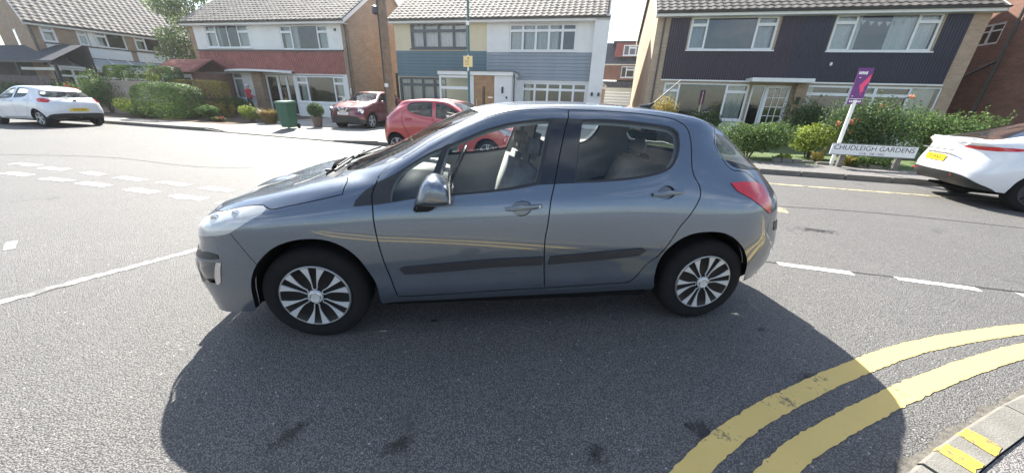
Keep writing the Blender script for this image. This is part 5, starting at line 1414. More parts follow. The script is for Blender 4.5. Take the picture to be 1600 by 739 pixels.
# ---- corner house at the far left, turned towards the junction
def house_corner():
    ang = math.atan2(math.cos(R(37)), math.sin(R(37)))
    h = empty('house', (-24.5, 23.5, 0), ang, 'brick and white end house with a wide tiled roof behind the white hatchback', 'house')
    ws = [(.42, 1.0, 3.92, 4.78), (1.85, 2.3, 3.92, 4.78), (2.6, 4.0, 3.90, 4.82), (4.45, 5.85, 3.95, 4.85), (6.1, 7.4, 3.95, 4.85)]
    wall(h, 'front_wall', 0, 9.0, 0, 5.1, ws, M_brick)
    shell(h, 0, 9.0, 0, 5.12, 8.5, R(38), M_brick, tiled_len=6.6, tile_m=M_tile2, tw=.32)
    MB().box(.45, 4.08, -.04, -.002, 3.22, 3.82).build('white_band', M_render, h); MB().box(4.38, 9.0, -.04, -.002, 3.22, 3.86).build('white_band', M_render, h)
    MB().box(.42, 9.0, -.09, -.003, 3.83, 3.88).build('sill_course', M_gutter, h)
    for k, w in enumerate(ws): window(h, *w, [(w[0] + (w[1] - w[0]) * (.38 if k > 1 else .99), w[3] - .26)] + ([(w[1], None)] if k > 1 else []), sill=False, fw=.07, curt=[(w[0] + .1, w[0] + .4)])
    for x0, x1 in ((2.32, 2.58),): MB().box(x0, x1, -.03, -.002, 3.9, 4.85).build('white_panel', M_white, h)
    # lean-to along the front
    MB().add([(.0, -1.7, 2.55), (8.5, -1.7, 2.55), (8.5, -.04, 3.18), (.0, -.04, 3.18)], [(0, 1, 2, 3)]).build('lean_to_roof', mat('lean_to_sheet', (.35, .38, .40), .35, var=.15), h)
    b = MB()
    for k in range(10): x = .02 + k * .93; b.bar((x, -1.72, 2.57), (x, -.05, 3.21), .05, .05)
    b.bar((0, -1.72, 2.53), (8.5, -1.72, 2.53), .09, .12); b.build('lean_to_bars', M_upvc, h)
    for k in range(6): window(h, .1 + k * 1.4, 1.4 + k * 1.4, 1.0, 2.45, [(.75 + k * 1.4, 2.05), (1.4 + k * 1.4, 2.05)], y=-1.7, sill=False, backing=False)
    MB().box(.05, 8.5, -1.72, -1.6, 0, .99).build('dwarf_wall', M_brick, h)
    MB().box(.01, .04, -1.7, 0, 0, 2.6).build('lean_to_end', M_brick, h)
    downpipe(h, .08, 0, 0, 5.0)
    g = MB().box(-.02, -.004, 3.2, 3.9, 3.6, 4.7).build('gable_window', M_upvc, h); MB().box(-.028, -.021, 3.27, 3.83, 3.68, 4.62).build('gable_pane', M_dgl, g)
    MB().box(1.4, 2.3, 3.6, 4.5, 7.5, 9.6).build('chimney', M_brick, h)
house_corner()
def shed():
    h = empty('shed', at(-32.6, 12.6), ST, 'dark roofed open shed at the far left edge beyond the white hatchback', 'shed')
    MB().add([(-7.5, -.2, 2.78), (4.45, -.2, 2.78), (4.05, 1.6, 3.78), (-7.5, 1.6, 3.78)], [(0, 1, 2, 3)]).build('roof', mat('dark_felt', (.03, .035, .045), .8, var=.2), h)
    MB().box(-7.5, 4.4, -.22, -.16, 2.66, 2.78).build('fascia', M_dark, h)
    for x in (-2.3, 1.0, 4.2): MB().box(x, x + .12, -.1, .02, 0, 2.66).build('post', M_dark, h)
    MB().box(-7.5, 4.3, 1.6, 1.66, 0, 3.75).build('back_wall', mat('dark_board', (.045, .04, .04), .8), h)
    MB().box(.3, 3.8, .3, .36, 2.3, 2.45).build('rail', M_white, h)
shed()

# ---- far house at the end of the gap, with garages
def house_far():
    h = empty('house', at(2.3, 38.0), ST, 'distant house with a red tiled dormer and two garage doors seen in the gap', 'house')
    wall(h, 'front_wall', -.5, 6.5, 3.9, 5.35, [(1.5, 3.3, 4.15, 5.2), (5.1, 6.2, 4.15, 5.25)], M_brick3)
    window(h, 1.5, 3.3, 4.15, 5.2, [(2.0, None), (2.8, 4.9), (3.3, None)], curt=[], fw=.08); window(h, 5.1, 6.2, 4.15, 5.25, [(6.2, None)], fw=.1)
    MB().box(-.5, 6.5, -.05, -.003, 5.30, 5.42).build('fascia', M_white, h)
    tiles(h, -.6, 6.6, -.15, 5.42, R(55), 2.6, mat('slate_tile', (.10, .10, .115), .7, var=.2), tw=.3, gauge=.25, amp=.01)
    d = MB(); d.add([(.6, -.1, 6.05), (5.6, -.1, 6.05), (5.0, .1, 7.35), (.7, .1, 7.35)], [(0, 1, 2, 3)]).build('dormer', M_redtile, h)
    hung_tiles(h, .7, 5.2, 6.05, 7.3, -.13, M_redtile, .2, .14)
    window(h, 1.45, 3.2, 6.15, 7.1, [(2.0, None), (2.65, 6.85), (3.2, None)], y=-.2, fw=.09, backing=True)
    MB().box(.4, 5.4, -.35, 2.5, 7.32, 7.44).build('dormer_roof', M_gutter, h)
    tiles(h, -.6, 6.6, -1.3, 3.15, R(32), 1.4, M_tile, tw=.3, gauge=.28)
    MB().box(-.5, 6.5, -1.2, 0, 3.0, 3.14).build('garage_fascia', M_white, h)
    for x0, x1 in ((.1, 2.75), (3.4, 6.1)):
        g = MB()
        for k in range(10): g.box(x0, x1, -1.0, -.96 if k % 2 else -.95, .2 + k * .28, .2 + (k + 1) * .28 - .02)
        g.build('garage_door', M_garw, h)
    for x0, x1 in ((-.5, .1), (2.75, 3.4), (6.1, 6.5)): MB().box(x0, x1, -1.05, 0, 0, 3.0).build('garage_pier', M_brick, h)
house_far()

# ---- shaded brick side wall at the far right
def house_end():
    h = empty('house', at(17.2, 6.5), ST, 'dark red brown brick house side at the right edge with one leaded window', 'house')
    w = (-11.75, -10.9, 4.3, 5.05)
    # the side wall runs away from the street along local y
    mb = MB(); hole = (10.8, 11.85, 4.28, 5.06)
    Y0 = 7.4; ys = [Y0, hole[0], hole[1], 15.0]; zs = [0, hole[2], hole[3], 5.9]
    for a, b in zip(ys[:-1], ys[1:]):
        for c, d in zip(zs[:-1], zs[1:]):
            if a == hole[0] and c == hole[2]: continue
            mb.quad((0, b, c), (0, a, c), (0, a, d), (0, b, d))
    mb.add([(0, Y0, 5.9), (0, 15, 5.9), (0, 11.2, 8.4)], [(1, 0, 2)]); mb.build('side_wall', M_brick3, h)
    MB().quad((0, Y0, 0), (10, Y0, 0), (10, Y0, 5.9), (0, Y0, 5.9)).build('front_wall', M_brick3, h)
    MB().quad((0, 15, 0), (10, 15, 0), (10, 15, 5.9), (0, 15, 5.9)).build('back_wall', M_brick3, h)
    MB().add([(-.3, Y0 - .4, 5.75), (10, Y0 - .4, 5.75), (10, 11.2, 8.5), (-.3, 11.2, 8.5), (10, 15.4, 5.75), (-.3, 15.4, 5.75)], [(0, 1, 2, 3), (3, 2, 4, 5)]).build('roof', M_tile, h)
    f = MB(); a, b, c, d = hole
    for q in ((a, b, c, c + .07), (a, b, d - .07, d), (a, a + .07, c, d), (b - .07, b, c, d), (a + .5, a + .56, c, d)): f.box(.02, .08, q[0], q[1], q[2], q[3])
    f.box(.02, .08, a, b, d - .30, d - .25)
    wf = f.build('window', M_upvc, h)
    MB().quad((.05, b, c), (.05, a, c), (.05, a, d), (.05, b, d)).build('pane', M_wglass, wf)
    MB().box(.5, .52, 10, 13, 4, 5.4).build('room', M_room, h)
    MB().tube([(-.07, 10.3, 5.8), (-.07, 10.3, .2)], .045, 8).build('downpipe', M_gutter, h); MB().tube([(-.07, 10.35, 3.6), (-.07, 11.9, 2.9), (-.07, 13.0, 2.6)], .045, 8).build('waste_pipe', M_gutter, h)
house_end()
# ================================================================== PLANTS
L_dark = leaf('dark_green_leaf', (0.042, 0.076, 0.027), (0.085, 0.152, 0.042), (0.142, 0.218, 0.067))
L_mid = leaf('green_leaf', (0.06, 0.111, 0.031), (0.128, 0.212, 0.054), (0.204, 0.289, 0.085))
L_yel = leaf('yellow_green_leaf', (0.175, 0.237, 0.037), (0.325, 0.4, 0.062), (0.45, 0.5, 0.112))
L_gold = leaf('golden_leaf', (0.275, 0.237, 0.05), (0.45, 0.375, 0.088), (0.525, 0.325, 0.1))
L_grass = leaf('dry_grass_leaf', (.20, .17, .06), (.30, .24, .09), (.26, .12, .05))
L_tree = leaf('tree_leaf', (0.084, 0.132, 0.042), (0.156, 0.228, 0.072), (0.228, 0.3, 0.108), .45)
M_bark = mat('bark', (.085, .065, .05), .9, var=.3, vs_=8, bump=.6)
M_pink = leaf('pink_petal', (.45, .08, .12), (.60, .16, .18))
M_peach = leaf('peach_petal', (.62, .24, .13), (.70, .36, .22))
M_redp = leaf('red_petal', (.50, .03, .025), (.62, .06, .04))
def leaves(name, pts, nrm, size, m, parent, asp=.55, jit=.9, kind=None):
    """one small folded leaf per point"""
    n = len(pts); P = np.asarray(pts); Nv = np.asarray(nrm) + rng.normal(0, jit, (n, 3)); Nv /= np.linalg.norm(Nv, axis=1, keepdims=True) + 1e-9
    A = np.cross(Nv, rng.normal(0, 1, (n, 3))); A /= np.linalg.norm(A, axis=1, keepdims=True) + 1e-9; Bv = np.cross(Nv, A)
    s = (size * rng.uniform(.6, 1.35, n))[:, None]
    tip, base, l, r = P + A * s, P - A * s * .8, P + Bv * s * asp + Nv * s * .22, P - Bv * s * asp + Nv * s * .22
    V = np.stack([base, l, tip, r], 1).reshape(-1, 3)
    i = np.arange(n) * 4; F = np.concatenate([np.stack([i, i + 1, i + 2], 1), np.stack([i, i + 2, i + 3], 1)])
    me = bpy.data.meshes.new(name); me.vertices.add(len(V)); me.vertices.foreach_set('co', V.ravel())
    me.loops.add(F.size); me.loops.foreach_set('vertex_index', F.ravel().astype(np.int32)); me.polygons.add(len(F)); me.polygons.foreach_set('loop_start', np.arange(0, F.size, 3, dtype=np.int32))
    me.update(calc_edges=True); me.materials.append(m)
    return link(name, me, parent)
def blob_points(n, ctr, rad, box=1.0, shell_=.55, tight=.18):
    """points in a lumpy rounded volume, denser towards the outside"""
    D = rng.normal(0, 1, (n, 3)); D /= np.linalg.norm(D, axis=1, keepdims=True)
    if box < 1: D = np.sign(D) * np.abs(D) ** box; D /= np.max(np.abs(D), axis=1, keepdims=True) ** (1 - box)
    t = 1 - np.abs(rng.normal(0, tight, n)); t = np.clip(np.where(rng.random(n) < shell_, t, rng.uniform(.3, 1, n)), .1, 1.05)
    return np.asarray(ctr) + D * np.asarray(rad) * t[:, None], D
def shrub(name, label, s, n, z, w, d, hgt, m, cnt, size, lumps=7, group=None, cat='shrub', box=1.0, clip=False, extra=None):
    o = empty(name, at(s, n, z), ST, label, cat, group)
    P, N_ = [], []
    if clip:
        p, q = blob_points(cnt, (0, 0, hgt / 2), (w / 2, d / 2, hgt / 2), box, .93, .045); P.append(p); N_.append(q)
    else:
        for k in range(lumps):
            a = rng.uniform(0, 6.28); rr = rng.uniform(.15, .55); f = rng.uniform(.38, .62)
            c = (math.cos(a) * rr * w * .55, math.sin(a) * rr * d * .55, hgt * rng.uniform(.42, .68))
            p, q = blob_points(cnt // lumps, c, (w * f * .62, d * f * .62, hgt * f * .62)); P.append(p); N_.append(q)
    P, N_ = np.concatenate(P), np.concatenate(N_)
    if not clip:
        # stray shoots beyond the mass
        for k in range(26):
            i = rng.integers(0, len(P)); dv = N_[i] * np.array([.7, .7, 1]) + np.array([0, 0, .55]); dv /= np.linalg.norm(dv); q = rng.integers(8, 18)
            t = np.linspace(0, hgt * rng.uniform(.12, .30), q)[:, None]
            P = np.concatenate([P, P[i] + dv * t + rng.normal(0, size * .45, (q, 3))]); N_ = np.concatenate([N_, np.repeat(N_[i:i + 1], q, 0)])
    k = P[:, 2] > .02; P, N_ = P[k], N_[k]
    leaves('foliage', P, N_, size, m, o, jit=.5 if clip else .9)
    st = MB()
    for k in range(6):
        a = k * 1.05 + rng.uniform(0, .5); st.tube([(.03 * math.cos(a), .03 * math.sin(a), -.05), (w * .14 * math.cos(a), d * .14 * math.sin(a), hgt * .45), (w * .28 * math.cos(a), d * .28 * math.sin(a), hgt * .75)], [.022, .014, .006], 5)
    st.build('stems', M_bark, o)
    if extra:
        em, ec, es, enm = extra; idx = rng.choice(len(P), ec, replace=False); pp, nn = [], []
        for i in idx:
            c = P[i] * np.array([1.04, 1.04, 1.03]); q, w_ = blob_points(14, c, (es, es, es)); pp.append(q); nn.append(w_)
        leaves(enm, np.concatenate(pp), np.concatenate(nn), es * .7, em, o, .8)
    return o
def tuft(name, label, s, n, z, w, hgt, m, cnt, group=None, cat='plant'):
    o = empty(name, at(s, n, z), ST, label, cat, group); mb = MB()
    for k in range(cnt):
        a = rng.uniform(0, 6.28); r = w / 2 * math.sqrt(rng.random()); L_ = hgt * rng.uniform(.6, 1.1); b = (r * .5 * math.cos(a), r * .5 * math.sin(a)); bend = rng.uniform(.2, .7) * L_
        t = (b[0] + math.cos(a) * bend, b[1] + math.sin(a) * bend); wd = rng.uniform(.006, .014); nx, ny = -math.sin(a) * wd, math.cos(a) * wd
        mx, my = b[0] + math.cos(a) * bend * .35, b[1] + math.sin(a) * bend * .35
        mb.add([(b[0] - nx, b[1] - ny, 0), (b[0] + nx, b[1] + ny, 0), (mx + nx, my + ny, L_ * .65), (mx - nx, my - ny, L_ * .65), (t[0], t[1], L_ * rng.uniform(.75, 1))], [(0, 1, 2, 3), (3, 2, 4)])
    mb.build('blades', m, o)
    return o
def tree(name, label, s, n, hgt, w, m, cnt, size, group=None, trunk=.16, z=0):
    o = empty(name, at(s, n, z), ST, label, 'tree', group)
    tr = MB(); tr.tube([(0, 0, -.1), (.05, .02, hgt * .3), (-.04, .05, hgt * .55), (.02, 0, hgt * .85)], [trunk, trunk * .8, trunk * .5, trunk * .12], 9)
    P, N_ = [], []
    for k in range(22):
        a = rng.uniform(0, 6.28); u = rng.uniform(.38, 1.0); r = w / 2 * math.sqrt(max(.05, 1 - ((u - .62) / .45) ** 2)) * rng.uniform(.35, .95)
        c = np.array((math.cos(a) * r, math.sin(a) * r, hgt * u))
        tr.tube([(0, 0, hgt * u * .62), tuple(c * np.array([.5, .5, .9])), tuple(c)], [trunk * .3, trunk * .18, .01], 5)
        e = w * rng.uniform(.13, .24)
        p, q = blob_points(cnt // 22, c, (e, e, e * .75)); P.append(p); N_.append(q)
    tr.build('trunk', M_bark, o); leaves('crown', np.concatenate(P), np.concatenate(N_), size, m, o)
    return o
# right hand front garden
shrub('shrub', 'round dark green shrub right behind the grey car tail', 6.45, 9.55, .12, 1.95, 1.5, 1.12, L_mid, 9000, .034, 9)
shrub('shrub', 'bright yellow green shrub left of the estate agent sign', 8.35, 10.2, .14, 1.3, 1.1, 1.02, L_yel, 6500, .034, 7)
shrub('rose_bush', 'tall rose bush with peach flowers behind the street name sign', 9.65, 9.95, .14, 2.2, 1.7, 1.85, L_dark, 13000, .032, 12, cat='bush', extra=(M_peach, 14, .06, 'flowers'))
shrub('shrub', 'loose green shrub above the white saloon roof', 11.75, 10.7, .14, 2.4, 1.8, 1.65, L_mid, 11000, .034, 11)
shrub('shrub', 'dark shrub beside the glazed front door', 9.45, 13.2, .2, 1.7, 1.2, 1.75, L_dark, 6000, .036, 8)
shrub('shrub', 'golden leaved shrub under the big right hand window', 4.6, 13.0, .2, 1.25, 1.0, 1.75, L_gold, 6500, .036, 8)
shrub('shrub', 'small dark shrub between the golden shrub and the doorway', 6.3, 13.9, .2, 1.5, 1.0, 1.3, L_dark, 4500, .036, 7)
shrub('ground_plant', 'low leafy plant under the street name sign', 9.2, 9.05, .12, 1.1, .5, .36, L_mid, 2200, .03, 6, cat='plant')
shrub('ground_plant', 'rusty leaved plant at the left foot of the street name sign', 8.75, 9.0, .12, .35, .3, .36, L_gold, 700, .03, 4, cat='plant')
shrub('ground_plant', 'pale green edging plant at the foot of the round shrub', 7.3, 9.35, .12, .55, .35, .22, L_yel, 800, .025, 4, cat='plant')
shrub('ground_plant', 'small bronze plant below the yellow green shrub', 8.2, 9.4, .12, .4, .3, .32, L_gold, 700, .026, 4, cat='plant')
# left hand front gardens
shrub('topiary_bush', 'big clipped dome shaped bush by the pavement', -18.7, 11.3, .12, 3.0, 2.0, 1.68, L_mid, 16000, .036, box=.75, clip=True, cat='bush')
shrub('hedge', 'flat topped hedge with golden tips before the brick garage', -18.9, 13.0, .15, 3.3, .9, 1.85, L_gold, 9000, .04, box=.45, clip=True, cat='hedge')
shrub('hedge', 'green hedge standing above the grey fence', -22.6, 13.0, .9, 4.9, .9, 1.75, L_mid, 10000, .042, box=.45, clip=True, cat='hedge')
shrub('shrub', 'low yellow green shrub between white hatchback and clipped bush', -21.2, 11.4, .1, 2.2, 1.3, .95, L_yel, 6000, .036, 8)
shrub('shrub', 'low grey green shrub at the left of the clipped bush', -20.2, 10.9, .1, 1.0, .8, .7, L_mid, 3000, .034, 6)
shrub('shrub', 'small round shrub by the pavement right of the clipped bush', -16.3, 11.2, .12, 1.35, 1.0, .78, L_mid, 4500, .034, 7)
shrub('shrub', 'spreading shrub under the left ground floor window of the white house', -19.2, 14.8, .18, 2.6, 1.0, 1.1, L_mid, 6000, .036, 9)
shrub('shrub', 'leafy shrub to the left of the dry grass', -14.15, 11.5, .15, 1.1, .9, .78, L_yel, 3500, .032, 6)
tuft('ornamental_grass', 'clump of dry rust coloured grass left of the green bin', -12.9, 11.3, .14, .95, .72, L_grass, 900)
shrub('flower_patch', 'low patch of pink flowers at the pavement edge', -15.35, 10.9, .12, .7, .4, .25, L_mid, 900, .03, 5, cat='flowers', extra=(M_pink, 26, .04, 'flowers'))
shrub('shrub', 'tall shrub above the white hatchback roof', -24.6, 12.2, .1, 2.4, 1.3, 2.2, L_mid, 7000, .04, 9)
shrub('shrub', 'feathery pale shrub before the lean-to of the corner house', -26.6, 16.0, .1, 1.4, 1.2, 2.9, L_yel, 4000, .04, 8)
shrub('flower_bush', 'bush with red flowers behind the white hatchback roof', -27.2, 12.0, .1, 2.2, 1.1, 1.75, L_dark, 5000, .04, 8, cat='bush', extra=(M_redp, 16, .10, 'flowers'))
shrub('shrub', 'dark bush at the far left behind the white hatchback', -30.5, 11.6, .1, 2.0, 1.2, 1.6, L_dark, 5000, .04, 8)
tree('garden_tree', 'pale green tree between the corner house and the white house', -25.2, 18.5, 7.6, 4.4, L_tree, 13000, .075)
tree('garden_tree', 'broad green tree at the far left edge behind the shed', -41.5, 21.0, 9.5, 7.0, L_mid, 14000, .10)
tree('garden_tree', 'tall light tree rising behind the garage', -33.5, 33.0, 11.5, 7.5, L_tree, 15000, .13)
# ================================================================== STREET THINGS
M_wood = mat('old_pole_wood', (.23, .17, .12), .9, var=.25, vs_=6, bump=.4, bs=30)
M_lampg = mat('lamp_post_green', (.06, .14, .13), .45, var=.12)
M_bin = mat('green_bin_plastic', (.035, .12, .07), .5, var=.15, vs_=6)
M_fence = mat('weathered_fence', (.30, .25, .22), .9, var=.25, vs_=7, bump=.3)
def utility_pole():
    b = at(-5.75, 10.0, .12); o = empty('utility_pole', b, ST, 'tall wooden utility pole between the two red cars', 'pole')
    MB().tube([(0, 0, -.2), (0, 0, 4), (0, 0, 8.2)], [.165, .15, .12], 16).build('pole', M_wood, o, smooth=True)
    MB().box(-.06, .06, -.20, -.15, 1.7, 1.82).build('number_tag', M_white, o)
    MB().tube([(-.1, -.14, .2), (-.1, -.13, 6)], .02, 6).build('cable_guard', M_gutter, o)
    MB().lathe([(.10, -.05), (.11, .0), (.10, .16), (.03, .2), (.001, .2)], 14, axis='z').build('junction_box', M_gutter, o, loc=(-.2, -.12, 4.05))
utility_pole()
def lamp_post():
    o = empty('lamp_post', at(-3.35, 12.0, .14), ST, 'thin green lamp post in front of the teal and grey house', 'lamp post')
    MB().tube([(0, 0, 0), (0, 0, 1.2), (0, 0, 1.25), (0, 0, 6.2)], [.09, .085, .055, .045], 12).build('post', M_lampg, o, smooth=True)
    MB().tube([(0, 0, 6.1), (0, -.25, 6.45), (0, -.8, 6.5)], .03, 8).build('arm', M_lampg, o)
    MB().box(-.12, .12, -1.35, -.75, 6.44, 6.56).build('lamp_head', M_gutter, o, bevel=.03)
    MB().box(-.06, .06, -.075, -.04, 4.0, 4.14).build('post_band', M_white, o)
    sg = MB().box(-.19, .19, -.085, -.072, 2.56, 2.95).build('notice_plate', mat('pale_yellow_sign', (.78, .64, .30), .5, var=.04), o)
    k = MB(); k.box(-.01, .05, -.088, -.086, 2.84, 2.89)
    for i in range(4): k.box(-.13, .04, -.088, -.086, 2.63 + i * .05, 2.642 + i * .05)
    k.build('notice_print', mat('sign_print', (.16, .13, .07), .6), sg)
    MB().box(-.03, .03, -.07, -.05, 2.42, 2.99).build('sign_clip', M_white, o)
lamp_post()
def wheelie_bin():
    o = empty('wheelie_bin', at(-10.5, 9.95, .13), ST + R(8), 'green wheelie bin standing on the pavement edge', 'bin')
    v = []
    for z, w, d in ((.06, .25, .27), (.95, .31, .36)): v += [(-w, -d, z), (w, -d, z), (w, d, z), (-w, d, z)]
    MB().add(v, [(0, 3, 2, 1), (0, 1, 5, 4), (1, 2, 6, 5), (2, 3, 7, 6), (3, 0, 4, 7), (4, 5, 6, 7)]).build('tub', M_bin, o, bevel=.02)
    MB().box(-.335, .335, -.385, .385, .952, .99).build('rim', M_bin, o, bevel=.01)
    MB().add([(-.34, -.41, .99), (.34, -.41, .99), (.34, .40, .99), (-.34, .40, .99), (-.30, -.33, 1.05), (.30, -.33, 1.05), (.30, .36, 1.09), (-.30, .36, 1.09)], [(0, 1, 5, 4), (1, 2, 6, 5), (2, 3, 7, 6), (3, 0, 4, 7), (4, 5, 6, 7)]).build('lid', M_bin, o, bevel=.015)
    MB().tube([(-.25, .43, 1.0), (.25, .43, 1.0)], .018, 8).build('handle', M_bin, o)
    for x in (-.28, .28): MB().lathe([(.001, -.025), (.1, -.025), (.1, .025), (.001, .025)], 18).build('wheel', M_tyre, o, loc=(x, .30, .1), rot=(0, 0, R(90)))
    o.scale = (.82, .82, 1.0)
wheelie_bin()
def plant_pot():
    o = empty('plant_pot', at(-10.05, 11.0, .17), ST, 'brown tub with a dark leafy plant right of the green bin', 'plant pot')
    MB().lathe([(.16, 0), (.22, .36), (.235, .37), (.235, .42), (.20, .42), (.19, .36), (.001, .36)], 20, axis='z').build('pot', mat('brown_pot', (.16, .11, .08), .7), o, smooth=True, auto=40)
    p, q = blob_points(2600, (0, 0, .68), (.34, .34, .30)); leaves('foliage', p, q, .032, L_dark, o)
    MB().tube([(0, 0, .3), (.02, 0, .7)], .02, 6).build('stem', M_bark, o)
plant_pot()
def street_sign():
    o = empty('street_name_sign', at(8.93, 8.6, .13), ST, 'white street name sign lettered CHUDLEIGH GARDENS before the rose bush', 'street sign')
    MB().box(-.93, .93, -.012, .012, .335, .60).build('board', mat('sign_white', (.66, .70, .72), .4, var=.06, vs_=4, dirt=.25), o)
    MB().box(-.95, .95, -.018, .016, .315, .334).build('frame_rail', mat('sign_frame', (.10, .13, .12), .5), o); MB().box(-.95, .95, -.018, .016, .601, .615).build('frame_rail', mat('sign_frame', (.10, .13, .12), .5), o)
    ink = mat('sign_ink', (.02, .022, .03), .5)
    text_mesh('lettering', 'CHUDLEIGH GARDENS', .165, ink, o, (.0, -.014, .507), (R(90), 0, 0), .001, sx=1.03)
    text_mesh('small_lettering', 'CUL - DE - SAC', .075, ink, o, (.0, -.014, .382), (R(90), 0, 0), .001, sx=1.1)
    for x in (-.58, .66): MB().box(x - .055, x + .055, .02, .12, -.1, .58).build('post', M_kerb, o, bevel=.01)
street_sign()
def estate_sign():
    o = empty('estate_agent_sign', at(8.28, 8.86, .12), ST + R(-8), 'purple and pink estate agent board on a white post beside the street name sign', 'sign')
    MB().box(-.035, .035, -.025, .025, -.1, 1.68).build('post', M_white, o)
    MB().box(-.035, .035, .013, .05, 1.68, 2.36).build('post_top', M_white, o)
    X0, X1, Z0, Z1 = -.145, .145, 1.58, 2.42
    b = MB().box(X0, X1, -.010, .010, Z0, Z1).build('board', mat('sign_purple', (.135, .030, .17), .45, var=.05), o)
    def flat(name, poly, m, y=-.0125): MB().add([(x, y, z) for x, z in poly], [tuple(range(len(poly)))]).build(name, m, b)
    pk = mat('sign_pink', (.80, .06, .17), .45, var=.03)
    flat('pink_chevron', [(.143, 2.30), (.135, 2.09), (.075, 1.99), (.085, 1.88), (.05, 1.86), (.065, 1.75), (-.03, 2.02)], pk)
    flat('white_rule', [(X0, 1.70), (X1, 1.70), (X1, 1.712), (X0, 1.712)], M_white)
    for x0, x1, z0, z1 in ((-.125, .03, 2.27, 2.34), (-.12, .12, 1.62, 1.67)):
        # blurred lettering: a broken white band
        x = x0
        while x < x1:
            w = rng.uniform(.018, .035); flat('white_print', [(x, z0 + rng.uniform(0, .012)), (x + w, z0), (x + w, z1 - rng.uniform(0, .02)), (x, z1)], M_white); x += w + .006
    flat('white_print', [(-.09, 2.19), (-.05, 2.19), (-.05, 2.205), (-.09, 2.205)], M_white); flat('white_print', [(-.11, 1.76), (-.08, 1.76), (-.08, 1.78), (-.11, 1.78)], M_white)
estate_sign()
def fence_left():
    o = empty('garden_fence', at(-25.6, 12.3, .1), ST, 'grey weathered board fence below the hedge left of the clipped bush', 'fence')
    me = None
    for k in range(36):
        if me is None: b = MB().box(0, .135, -.012, .012, 0, 1.75).build('board', M_fence, o); me = b.data
        else: b = link('board', me, o)
        b.location = (k * .145, rng.uniform(-.006, .006), rng.uniform(-.02, .02))
    for k in range(4): MB().box(k * 1.7, k * 1.7 + .1, .02, .12, 0, 1.8).build('post', M_fence, o)
fence_left()
def fence_shed():
    o = empty('garden_fence', at(-34.5, 11.9, .1), ST, 'dark board fence at the far left edge before the shed', 'fence'); me = None
    for k in range(46):
        if me is None: b = MB().box(0, .135, -.012, .012, 0, 1.85).build('board', mat('dark_fence', (.12, .10, .095), .9, var=.2), o); me = b.data
        else: b = link('board', me, o)
        b.location = (k * .145, rng.uniform(-.006, .006), rng.uniform(-.02, .02))
fence_shed()
def edging():
    o = empty('stone_edging', at(6.9, 9.0, .12), ST, 'row of low stone edging blocks along the right hand garden', 'edging'); x = 0
    while x < 2.3:
        w = rng.uniform(.22, .42); MB().box(x, x + w - .02, -.06 + rng.uniform(-.02, .02), .08, -.03, rng.uniform(.07, .12)).build('stone', M_kerb, o, bevel=.02, rot=(0, 0, rng.uniform(-.06, .06))); x += w
edging()
